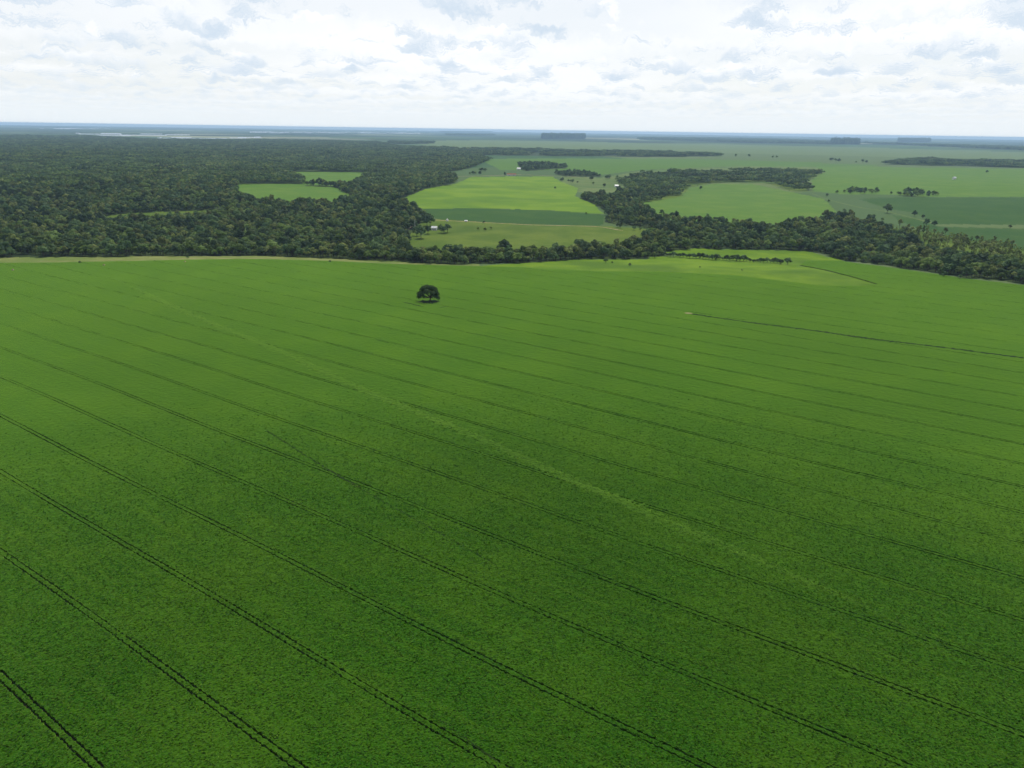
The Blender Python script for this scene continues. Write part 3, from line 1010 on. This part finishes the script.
def patch_noise(p, scale, seed):
    """smooth pseudo-noise in 0..1 for patches of one kind of tree"""
    rr = np.random.default_rng(seed)
    v = np.zeros(len(p))
    for q in range(7):
        a = rr.uniform(0, 6.283)
        f = (1.0 if q < 3 else 2.3) / scale
        v += np.sin((p[:, 0] * math.cos(a) + p[:, 1] * math.sin(a)) * f * 6.283 + rr.uniform(0, 6.283)) * (1.0 if q < 3 else 0.6)
    return 0.5 + v / 7.0


OPEN = [GP[k] for k in ('clearing_a', 'clearing_b', 'clearing_c', 'lime', 'pasture', 'dark_strip', 'lobe', 'upper_lime', 'lime_strip', 'dark_right', 'right_field')] + LAKES


def clear(p, extra=()):
    keep = np.ones(len(p), bool)
    for q in list(OPEN) + list(extra):
        keep &= ~inside(q, p[:, 0], p[:, 1])
    return p[keep]


rs = np.random.default_rng(99)
near_f = clear(scatter(GP['left_forest'], 7.2, rs, 0, 1700))
far_f = clear(scatter(GP['left_forest'], 18.0, rs, 1700, 9000))
near_b = clear(scatter(GP['belt'], 7.2, rs, 0, 1700), [GP['scrub']])
far_b = clear(scatter(GP['belt'], 17.0, rs, 1700, 9000))
# the northern arm of the riverside wood is open woodland
arm = gpoly([(590, 200), (640, 206), (690, 222), (690, 232), (650, 231), (612, 226), (604, 215)])
thin = inside(arm, near_b[:, 0], near_b[:, 1]) & (rs.random(len(near_b)) < 0.35)
near_b = near_b[~thin]
for _k in (0, 1):
    _p = (near_b, far_b)[_k]
    _in = inside(upper_arm, _p[:, 0], _p[:, 1])
    _p = _p[~_in | ((patch_noise(_p, 190, 77) > 0.45) & (rs.random(len(_p)) < 0.85))]
    if _k == 0:
        near_b = _p
    else:
        far_b = _p
# small natural openings in the forest
near_f = near_f[(patch_noise(near_f, 150, 88) > 0.27) | (np.hypot(near_f[:, 0], near_f[:, 1]) < 860)]
far_f = far_f[patch_noise(far_f, 420, 89) > 0.17]
scr = scatter(GP['scrub'], 6.6, rs)
scr = scr[rs.random(len(scr)) < 0.52]


def kinds_for(p, seed, olive=0.24):
    pn = patch_noise(p, 260, seed)
    r_ = np.random.default_rng(seed).random(len(p))
    out_ = np.where(r_ < 0.42 + 0.5 * (pn - 0.5), 'dark', 'mid')
    r2 = np.random.default_rng(seed + 1).random(len(p))
    return np.where(r2 < olive + 0.7 * np.clip(pn - 0.58, 0, 1), 'olive', out_)


pts = np.vstack([near_f, near_b, scr])
where_ = np.array(['forest'] * len(near_f) + ['belt'] * len(near_b) + ['scrub'] * len(scr))
kinds = np.concatenate([kinds_for(near_f, 41), kinds_for(near_b, 43, 0.20), np.where(rs.random(len(scr)) < 0.8, 'yellow', 'olive')])
sizes = np.clip(rs.lognormal(-0.16, 0.29, len(pts)), 0.45, 1.7)
sizes[where_ == 'scrub'] *= 0.95
# which 300 trees show largest: near ones with few trees standing in front of them
azp = np.degrees(np.arctan2(pts[:, 0], pts[:, 1]))
dp = np.hypot(pts[:, 0], pts[:, 1])
view = np.abs(azp) < 36.2
order = np.argsort(dp)
bins = np.zeros(2000)
rank = np.zeros(len(pts))
for q in order:
    hw = math.degrees(4.0 / dp[q])
    b0, b1 = int((azp[q] - hw + 50) * 20), int((azp[q] + hw + 50) * 20) + 1
    rank[q] = bins[b0:b1].min()
    bins[b0:b1] += 1
score = sizes * np.where(where_ == 'scrub', 0.45, 1.0) / dp / (1 + 0.45 * rank) * view
chosen = np.zeros(len(pts), bool)
chosen[np.argsort(-score)[:250]] = True

for wh, name, label, cat, seed in (('forest', 'forest', 'closed dark green forest covering the plain on the left', 'forest', 61),
                                   ('belt', 'riverside_woodland', 'winding band of dark riverside woodland between the fields', 'woodland', 62),
                                   ('scrub', 'young_scrub', 'sparse yellowish green young trees beside the right-hand wood', 'scrub', 63)):
    s = (where_ == wh) & ~chosen
    P_, K_, S_ = pts[s], kinds[s], sizes[s]
    if wh == 'forest':
        kk_ = np.where(patch_noise(far_f, 700, 5) + 0.15 * rs.normal(0, 1, len(far_f)) > 0.56, 'mid_clump', 'dark_clump')
        P_, K_, S_ = np.vstack([P_, far_f]), np.concatenate([K_, kk_]), np.concatenate([S_, np.clip(rs.normal(1.0, 0.14, len(far_f)), 0.7, 1.4)])
    if wh == 'belt':
        kk_ = np.where(rs.random(len(far_b)) < 0.4, 'mid_clump', 'dark_clump')
        P_, K_, S_ = np.vstack([P_, far_b]), np.concatenate([K_, kk_]), np.concatenate([S_, np.clip(rs.normal(0.95, 0.14, len(far_b)), 0.7, 1.4)])
    stuff_wood(name, P_, K_, S_, label, cat, seed)

FAR_LABEL = {
    'band_far': ('distant_woodland', 'long low dark wood crossing the middle distance', 1.0, 18),
    'band_right': ('distant_woodland', 'dark wood along the back of the fields on the far right', 1.0, 17),
    'block_a': ('copse', 'oval dark copse standing beyond the lime pasture', 0.9, 13),
    'block_b': ('copse', 'thin flat copse just right of the oval copse', 0.8, 13),
    'row_a': ('tree_row', 'short dark row of trees in the fields above the rounded field corner', 0.75, 12),
    'row_b': ('tree_row', 'humped row of trees at the top edge of the dark right field', 0.75, 12),
    'lone_block': ('tree_plantation', 'dark block of tall plantation trees alone on the horizon plain', 1.45, 16),
    'dark_block': ('tree_plantation', 'tall dark plantation block left of the crest plantation', 1.4, 18),
    'crest_block': ('tree_plantation', 'tall narrow plantation standing highest on the right skyline', 1.35, 16),
    'long_band': ('distant_woodland', 'long blue dark wood low on the right skyline', 1.6, 26),
    'east_band': ('distant_woodland', 'dark wooded wedge running off at the right edge of the plain', 1.6, 24),
    'north_row': ('distant_woodland', 'faint thin blue wood nearest the horizon line', 1.5, 40),
    'north_band': ('distant_woodland', 'thin dark blue wood just below the horizon', 1.5, 30),
    'west_band': ('distant_woodland', 'small dark wood in the pale field beyond the forest', 1.0, 18),
}
for q, (k, (nm_, lab_, sz_, sp_)) in enumerate(FAR_LABEL.items()):
    p_ = scatter(GP[k], sp_, rs)
    if 'band' in k or 'north' in k:
        p_ = p_[patch_noise(p_, 420, 900 + q) > 0.36]
    elif 'row' in k:
        p_ = p_[rs.random(len(p_)) < 0.8]
    if 'block' in k and nm_ == 'tree_plantation':
        kk_ = np.full(len(p_), 'gum')
    elif sp_ < 15:
        kk_ = np.where(rs.random(len(p_)) < 0.7, 'dark', 'mid')
    else:
        kk_ = np.where(rs.random(len(p_)) < 0.7, 'dark_clump', 'mid_clump')
    stuff_wood(nm_, p_, kk_, np.clip(rs.normal(sz_, 0.20 * sz_, len(p_)), 0.45, 3), lab_, nm_.replace('_', ' '), 200 + q)

# ---- single trees: an Empty at the foot with a trunk and a crown
rt = np.random.default_rng(123)


def tree(name, kind, xy, size, label, cat, group=None, zs=1.0, dz=0.0):
    lst = PROTO[kind]
    crown, trunk, _ = lst[int(rt.integers(0, len(lst)))]
    e = empty(name, (xy[0], xy[1], float(height(np.array(xy[0]), np.array(xy[1]))) + dz), rt.uniform(0, 6.283))
    e.scale = (size, size, size * zs)
    obj('trunk', trunk, e)
    obj('crown', crown, e)
    tag(e, label, cat, group)
    return e


def to_px(p):
    v = np.array([p[0], p[1], 0.0 - CAM_H])
    z_ = v @ FWD
    return 512 + FPX * (v @ RIGHT) / z_, 384 - FPX * (v @ UPV) / z_


LOOK = {'dark': 'dark green round-crowned', 'mid': 'mid green bushy', 'olive': 'pale olive-crowned', 'yellow': 'slim yellowish green'}
for q in np.where(chosen)[0]:
    x_, _y = to_px(pts[q])
    if where_[q] == 'scrub':
        loc_ = 'in the sparse scrub at the right edge'
    elif where_[q] == 'forest':
        loc_ = ('in the forest front at the far left of the field margin' if x_ < 150 else 'in the forest front along the middle of the dry grass margin' if x_ < 290
                else 'in the forest front where it runs down to the lone tree')
    else:
        loc_ = ('in the narrow tree belt below the farm pasture' if x_ < 560 else 'in the tree belt behind the lime weedy strip' if x_ < 700
                else 'in the wood behind the low hedge' if x_ < 835 else 'in the wood edge on the right beside the scrub')
    tree('forest_tree', str(kinds[q]), pts[q], float(sizes[q]), '%s tree %s' % (LOOK[str(kinds[q])], loc_), 'tree', '%s trees %s' % (LOOK[str(kinds[q])], loc_))

# the lone tree in the crop
rl = np.random.default_rng(8)
lp = ground(430.0, 302.0)[0]
lone = empty('lone_tree', (lp[0], lp[1], 0.0))
tag(lone, 'solitary dark spreading tree standing alone in the soybean crop', 'tree')
W_, H_ = 18.0, 13.6
lobes_ = [(-1.0, 0, 10.6, 3.2), (2.4, 0.5, 10.3, 2.9), (-4.4, 0.6, 9.0, 2.6), (5.2, -0.4, 8.3, 2.5), (-6.6, -0.5, 6.3, 2.3), (6.6, 0.6, 5.8, 2.1), (0.6, 4.2, 8.8, 2.6), (-0.6, -4.4, 8.6, 2.6),
          (-3.6, 3.4, 7.6, 2.3), (3.8, -3.6, 7.3, 2.3), (-7.4, 0.4, 3.6, 1.9), (7.3, -1.0, 3.5, 1.8), (-5.2, 1.8, 4.4, 1.7), (5.4, 1.6, 4.3, 1.7), (-3.0, -3.6, 4.9, 1.5), (3.2, 3.4, 5.0, 1.6), (-3.4, -1.0, 10.4, 2.5), (4.6, 1.0, 9.6, 2.4), (4.0, 4.0, 7.0, 2.1), (-4.4, -3.4, 6.9, 2.1), (-2.2, -1.2, 7.6, 1.6), (2.6, 1.4, 7.4, 1.5)]
v_, f_, t_ = leaf_cards(rl, lobes_, 9000, 0.62, 0.88)
v_[:, 0] -= 1.1
obj('crown', make_mesh('crown', v_, f_, [MAT['leaf_lone']], tint=t_), lone)
tv_, tf_ = wood_parts(rl, [(a - 1.1, b, c_, d_) for a, b, c_, d_ in lobes_], 3.4, 0.55, 9)
obj('trunk', make_mesh('trunk', tv_, tf_, [MAT['bark']], smooth=True), lone)

# trees standing by themselves in the fields: pixel of the foot, kind, height in pixels, label
FIELD_TREES = [
    (887, 213, 'dark', 8.2, 1.0, 'large round dark tree standing alone beside the grassy track'),
    (914, 216.5, 'dark', 5.0, 1.0, 'small round tree right of the large one by the grassy track'),
    (923, 218.5, 'dark', 3.6, 1.0, 'tiny tree on the grassy track just past the small round tree'),
    (926, 226.5, 'dark', 7.2, 1.35, 'upright dark tree in the corner between the two dark fields'),
    (934, 226.5, 'dark', 5.0, 1.0, 'low tree touching the right of the upright corner tree'),
    (882, 221, 'mid', 3.4, 1.0, 'small bush-like tree above the wood below the large round tree'),
    (844, 212.6, 'dark', 3.6, 1.0, 'left one of the two small trees above the wood by the grassy track'),
    (849.6, 212.6, 'dark', 3.2, 1.0, 'right one of the two small trees above the wood by the grassy track'),
    (1009.7, 228.5, 'dark', 3.2, 1.0, 'small tree on the pale track near the right edge'),
    (827, 196.5, 'dark', 3.0, 1.0, 'small tree at the corner of the rounded field'),
    (828.5, 202.5, 'dark', 2.6, 1.0, 'very small tree below the corner of the rounded field'),
    (836.7, 193.5, 'dark', 3.2, 1.0, 'small tree left of the short dark tree row'),
    (891, 194.5, 'dark', 2.6, 1.0, 'tiny tree between the two tree rows'),
    (986.7, 173.2, 'dark', 2.6, 1.0, 'tiny lone tree high in the far right field'),
    (700.6, 190.2, 'dark', 4.2, 1.3, 'upright tree at the top edge of the rounded field'),
    (555, 189.2, 'dark', 2.6, 1.0, 'single small tree in the lime pasture'),
    (505, 176.5, 'dark', 4.4, 1.5, 'upright tree beside the red-roofed barn'),
    (412, 208.5, 'dark', 4.2, 1.8, 'slim tall tree above the farmstead grove'),
    (484, 223.6, 'dark', 3.0, 1.0, 'small tree on the boundary of crop strip and farm pasture'),
    (478, 230, 'mid', 3.0, 0.9, 'left bush in the loose cluster on the farm pasture'),
    (485, 231, 'mid', 3.6, 0.9, 'middle bush in the loose cluster on the farm pasture'),
    (491, 229.4, 'mid', 3.4, 0.9, 'right bush in the loose cluster on the farm pasture'),
    (586, 214.5, 'mid', 2.6, 1.0, 'small tree on the lower right rim of the lime pasture'),
    (643, 237.5, 'dark', 5.6, 1.0, 'round tree at the right end of the farm pasture'),
]
ref_h = {'dark': 11.3, 'mid': 10.5, 'olive': 10.5, 'yellow': 7.2, 'shrub': 3.4}
for (x_, y_, k_, hp_, zs_, lab_) in FIELD_TREES:
    p_ = ground(x_, y_)[0]
    dist_ = math.dist(p_, (0, 0, CAM_H))
    tree('field_tree', k_, p_[:2], hp_ * dist_ / FPX / ref_h[k_] / zs_, lab_, 'tree', None, zs_)

# looser trees along the far boundaries
ROWS = [
    ([(679, 153.5), (720, 155.5), (783, 158.5)], 11, 2.6, 'small tree in the broken row below the skyline wood', 'trees in the broken row below the skyline wood'),
    ([(814, 160), (840, 161.5), (873, 163.5)], 8, 2.6, 'small tree strung out left of the far right wood', 'trees strung out left of the far right wood'),
    ([(446, 168), (462, 170), (486, 172)], 9, 3.6, 'small tree scattered around the long pale shed', 'trees around the long pale shed'),
    ([(450, 176), (470, 174.5), (486, 174)], 6, 3.2, 'small tree in the thin row behind the lime pasture', 'trees in the thin row behind the lime pasture'),
    ([(560, 181), (585, 184), (606, 187)], 9, 4.0, 'loose tree between the thin copse and the riverside wood', 'loose trees left of the riverside wood'),
    ([(588, 180), (606, 179), (622, 178)], 7, 4.0, 'loose tree beyond the white storage shed', 'loose trees beyond the white storage shed'),
    ([(612, 226.5), (630, 229.5), (652, 233)], 5, 5.0, 'small tree along the grassy bank of the farm pasture', 'trees along the grassy bank'),
    ([(655, 213), (690, 222), (712, 226)], 8, 4.6, 'small tree straying into the near edge of the rounded field', 'trees straying into the rounded field'),
    ([(816, 219), (832, 221.5), (860, 222)], 7, 5.0, 'small tree standing above the right-hand wood', 'trees above the right-hand wood'),
    ([(300, 183.5), (325, 185.5), (350, 187)], 7, 4.2, 'tree in the row dividing the two forest clearings', 'trees dividing the forest clearings'),
    ([(380, 193), (398, 199), (404, 207)], 5, 6.0, 'tall tree at the forest corner by the lime pasture', 'trees at the forest corner'),
]
for line_, n_, hp_, lab_, grp_ in ROWS:
    a_ = np.array(line_, float)
    t_ = np.sort(rt.uniform(0, 1, n_)) * (len(a_) - 1)
    for tt in t_:
        x_ = float(np.interp(tt, np.arange(len(a_)), a_[:, 0]))
        y_ = float(np.interp(tt, np.arange(len(a_)), a_[:, 1])) + rt.uniform(-0.5, 0.5)
        p_ = ground(x_, y_)[0]
        dist_ = math.dist(p_, (0, 0, CAM_H))
        tree('field_tree', 'dark' if rt.random() < 0.6 else 'mid', p_[:2], hp_ * rt.uniform(0.65, 1.2) * dist_ / FPX / 11.3, lab_, 'tree', grp_)

# the grove around the farmstead
GROVE = [(379, 213, 9), (385, 217, 10), (391, 221, 10), (398, 218.5, 9), (404, 222, 11), (410, 219, 10), (423, 222, 11), (427, 226, 12), (419, 225, 10), (430, 226, 11), (421, 238.5, 12), (417, 236, 10),
         (428, 234, 8), (441, 233, 7.5), (444, 233.5, 7), (447.5, 232.5, 8.5), (399, 210, 7), (374, 208, 7)]
SPOT = ['at the upper left end of the grove', 'left of the grey farm sheds', 'below the left grey shed', 'just behind the grey farm sheds', 'in the middle of the farm grove', 'right of the grey farm sheds',
        'in the dark group left of the white tank', 'tallest of the dark group left of the white tank', 'by the mast on the farm track', 'at the right end of the dark group left of the white tank',
        'in front of the mast, lowest of the grove', 'at the bend of the farm track', 'close to the left wall of the white farmhouse', 'close to the right wall of the white farmhouse',
        'in the middle of the row right of the white farmhouse', 'at the right end of the row by the white farmhouse', 'above the grey farm sheds', 'at the very top left of the grove']
for (x_, y_, hp_), sp_ in zip(GROVE, SPOT):
    p_ = ground(x_, y_)[0]
    dist_ = math.dist(p_, (0, 0, CAM_H))
    tree('farm_tree', 'dark', p_[:2], hp_ * dist_ / FPX / 11.3, 'dense dark tree ' + sp_, 'tree', 'trees around the farmstead', 1.05)

# shrubs: the hedge in the lime strip and single ones along the wood edge
hx = np.concatenate([np.arange(664, 716, 3.2), np.arange(716, 782, 3.4)])
for q, x_ in enumerate(hx):
    y_ = np.interp(x_, [664, 700, 740, 782], [256.0, 258.5, 261.5, 263.8]) + rt.uniform(-0.7, 0.7)
    p_ = ground(x_, y_)[0]
    s_ = rt.uniform(0.75, 1.25) * (1.25 if 728 < x_ < 745 else 1.0)
    half = 'left, lower half' if x_ < 716 else 'right, taller half'
    tree('hedge_shrub', 'shrub', p_[:2], s_ * 1.55, 'dark shrub in the %s of the hedge across the lime strip' % half, 'shrub', 'shrubs in the %s of the hedge' % half)
for x_, y_, s_, lab_ in ((787, 264.6, 2.3, 'largest dark shrub, at the right end of the hedge'), (780, 264.4, 1.7, 'second largest shrub, just left of the hedge end'), (736, 260.5, 2.0, 'tall shrub standing up behind the middle of the hedge'),
                         (605.7, 263, 1.35, 'dark shrub on the lime strip in front of the tree belt'), (629.8, 266, 0.9, 'small shrub in the lime strip right of the dark one'),
                         (943, 277, 1.7, 'dark round shrub before the right wood edge'), (959.5, 279.2, 1.25, 'smaller shrub right of the dark round one at the wood edge'),
                         (80, 263.5, 0.7, 'low bush on the dry grass margin at the left'), (188, 258.6, 0.8, 'low bush in the dry margin before the forest'), (330, 262.5, 0.7, 'low bush where the grass margin narrows'),
                         (612, 263.4, 0.6, 'tiny bush beside the dark shrub on the lime strip'), (700, 268, 0.55, 'tiny bush in the middle of the lime strip'), (742, 271, 0.5, 'tiny bush low in the lime strip')):
    p_ = ground(x_, y_)[0]
    tree('shrub', 'shrub', p_[:2], s_, lab_, 'shrub')


# ------------------------------------------------------------------ buildings and small things
def box(x0, x1, y0, y1, z0, z1):
    v = np.array([(x, y, z) for z in (z0, z1) for x, y in ((x0, y0), (x1, y0), (x1, y1), (x0, y1))], float)
    return v, [(0, 3, 2, 1), (4, 5, 6, 7), (0, 1, 5, 4), (1, 2, 6, 5), (2, 3, 7, 6), (3, 0, 4, 7)]


def building(name, px, size, rz, wall_h, roof_h, roof_mat, label, cat, doors=1, windows=4, wall='white_wall', over=0.5):
    p = ground(*px)[0]
    L, D = size
    e = empty(name, tuple(p), R(rz))
    tag(e, label, cat)
    l, d = L / 2, D / 2
    # walls with gables
    v = [(-l, -d, -0.6), (l, -d, -0.6), (l, d, -0.6), (-l, d, -0.6), (-l, -d, wall_h), (l, -d, wall_h), (l, d, wall_h), (-l, d, wall_h), (-l, 0, wall_h + roof_h), (l, 0, wall_h + roof_h)]
    f = [(0, 1, 5, 4), (2, 3, 7, 6), (1, 2, 6, 9, 5), (3, 0, 4, 8, 7), (0, 3, 2, 1)]
    obj('wall', make_mesh('wall', v, f, [MAT[wall]]), e)
    # roof: two slabs with an overhang
    k = roof_h / d
    t = 0.14
    z_e = wall_h - k * over
    rv, rf = [], []
    for s in (-1, 1):
        b = len(rv)
        for x in (-l - over, l + over):
            rv += [(x, s * (d + over), z_e + 0.03), (x, 0, wall_h + roof_h + 0.03), (x, 0, wall_h + roof_h + 0.03 + t), (x, s * (d + over), z_e + 0.03 + t)]
        rf += [(b, b + 1, b + 5, b + 4), (b + 3, b + 7, b + 6, b + 2), (b, b + 4, b + 7, b + 3), (b, b + 3, b + 2, b + 1), (b + 4, b + 5, b + 6, b + 7)]
    obj('roof', make_mesh('roof', rv, rf, [MAT[roof_mat]]), e)
    for q in range(doors):
        x = -l + L * (q + 0.5) / doors
        vv, ff = box(x - 0.55, x + 0.55, -d - 0.05, -d + 0.02, 0, 2.1)
        obj('door', make_mesh('door', vv, ff, [MAT['dark_opening']]), e)
    for q in range(windows):
        x = -l + L * (q + 0.5) / windows + (0.9 if doors else 0)
        if abs(x) > l - 0.8:
            continue
        if doors and any(abs(x - (-l + L * (r_ + 0.5) / doors)) < 1.2 for r_ in range(doors)):
            continue
        vv, ff = box(x - 0.6, x + 0.6, -d - 0.05, -d + 0.02, 1.0, 2.1)
        obj('window', make_mesh('window', vv, ff, [MAT['dark_opening']]), e)
    return e


building('farmhouse', (434.6, 230), (7.5, 6), -12, 3.4, 1.9, 'pale_roof', 'small white farmhouse with a pale roof among the farm trees', 'house')
building('farm_shed', (397.5, 214.6), (13, 7), 14, 3.2, 1.6, 'pale_roof', 'pale grey-roofed shed half hidden in the left of the farm grove', 'shed', 1, 2)
building('farm_shed', (403, 216), (9, 6), 10, 3.0, 1.5, 'grey_roof', 'smaller grey shed touching the right of the pale-roofed shed', 'shed', 1, 2)
building('barn', (511.5, 175.6), (26, 9), 4, 3.6, 2.4, 'red_roof', 'long white barn with a red tiled roof behind the lime pasture', 'barn', 2, 7)
building('house', (518.8, 169.8), (12, 8), -6, 4.2, 2.6, 'pale_roof', 'small white house at the left end of the oval copse', 'house', 1, 3)
building('storage_shed', (616.5, 187), (9, 6.5), 8, 3.6, 1.7, 'pale_roof', 'small white shed among scattered trees left of the rounded field', 'shed', 1, 2)
building('long_shed', (455, 168), (44, 12), 3, 3.6, 2.2, 'pale_roof', 'long pale shed at the forest edge behind the lime pasture', 'shed', 3, 6)
building('field_shed', (954, 179.4), (9, 7), 20, 5.2, 2.4, 'pale_roof', 'tiny white shed alone in the far right field', 'shed', 1, 2)
building('pump_house', (466, 221.6), (3.6, 2.4), 5, 1.5, 0.6, 'pale_roof', 'low pale hut on the track right of the white tank', 'hut', 1, 1)


def lathe(profile, seg=20):
    t = np.linspace(0, 2 * np.pi, seg, endpoint=False)
    v = np.concatenate([np.stack([r * np.cos(t), r * np.sin(t), np.full(seg, z)], 1) for r, z in profile])
    f = np.concatenate([np.stack([q * seg + np.arange(seg), q * seg + (np.arange(seg) + 1) % seg, (q + 1) * seg + (np.arange(seg) + 1) % seg, (q + 1) * seg + np.arange(seg)], 1) for q in range(len(profile) - 1)])
    return v, f


p_ = ground(447.2, 221.2)[0]
e_ = empty('storage_tank', tuple(p_))
tag(e_, 'white round tank with a conical top beside the dark crop strip', 'tank')
v_, f_ = lathe([(1.7, -0.4), (1.7, 2.0), (1.62, 2.05)])
obj('body', make_mesh('body', v_, f_, [MAT['white_wall']], smooth=False), e_)
v_, f_ = lathe([(1.85, 2.0), (0.9, 3.3), (0.25, 4.1), (0.02, 4.2)])
obj('roof', make_mesh('roof', v_, f_, [MAT['white_wall']], smooth=False), e_)

p_ = ground(415, 229.5)[0]
e_ = empty('mast', tuple(p_))
tag(e_, 'thin pale mast rising out of the farm grove', 'mast')
parts_ = [tube((sx * 0.35, sy * 0.35, -0.4), (sx * 0.2, sy * 0.2, 14.5), 0.07, 0.05, 5) for sx, sy in ((1, 0.6), (-1, 0.6), (0, -1))]
v_, f_ = join(parts_)
obj('lattice', make_mesh('lattice', v_, f_, [MAT['steel']]), e_)
br_ = []
cr_ = [(1, 0.6), (-1, 0.6), (0, -1)]
for q in range(14):
    z0_, z1_ = q * 1.03, (q + 1) * 1.03
    for a in range(3):
        b = (a + 1) % 3
        w0_, w1_ = 0.35 - 0.15 * z0_ / 14.5, 0.35 - 0.15 * z1_ / 14.5
        br_.append(tube((cr_[a][0] * w0_, cr_[a][1] * w0_, z0_), (cr_[b][0] * w1_, cr_[b][1] * w1_, z1_), 0.03, 0.03, 4))
v_, f_ = join(br_)
obj('bracing', make_mesh('bracing', v_, f_, [MAT['steel']]), e_)


def mound(px, r, h, label, seed):
    rr = np.random.default_rng(seed)
    p = ground(*px)[0]
    prof = [(r, -0.3), (r * 0.92, h * 0.25), (r * 0.7, h * 0.62), (r * 0.4, h * 0.9), (r * 0.05, h)]
    v, f = lathe(prof, 14)
    v[:, :2] *= (1 + rr.normal(0, 0.09, (len(v), 1)))
    o = obj('earth_mound', make_mesh('earth_mound', v, f, [MAT['sand']], smooth=True))
    o.location = tuple(p)
    tag(o, label, 'mound')


mound((13, 271), 1.1, 2.0, 'pale earth mound in the crop at the far left', 1)
mound((104, 266), 1.3, 1.8, 'pale earth mound on the edge of the dry grass margin', 2)
mound((185, 262.5), 1.2, 1.5, 'low tan mound on the margin right of the other two', 3)

# ------------------------------------------------------------------ air
v_, f_ = box(-48000, 48000, -48000, 48000, -25, CAM_H + 6)
hz = bpy.data.materials.new('haze')
hz.use_nodes = True
hz.node_tree.nodes.clear()
hn = N(hz.node_tree)
ho = hn.new('ShaderNodeOutputMaterial')
pv = hn.new('ShaderNodeVolumePrincipled')
pv.inputs['Color'].default_value = (0.49, 0.74, 1.0, 1)
pv.inputs['Density'].default_value = 4.6e-5
pv.inputs['Anisotropy'].default_value = 0.2
hz.node_tree.links.new(pv.outputs[0], ho.inputs['Volume'])
o_ = obj('haze', make_mesh('haze', v_, f_, [hz]))
tag(o_, 'thin bluish haze over the whole plain', 'haze', kind='stuff')
SC.cycles.volume_bounces = 0
SC.cycles.max_bounces = 6
SC.cycles.diffuse_bounces = 3
SC.cycles.transmission_bounces = 3
SC.cycles.transparent_max_bounces = 4
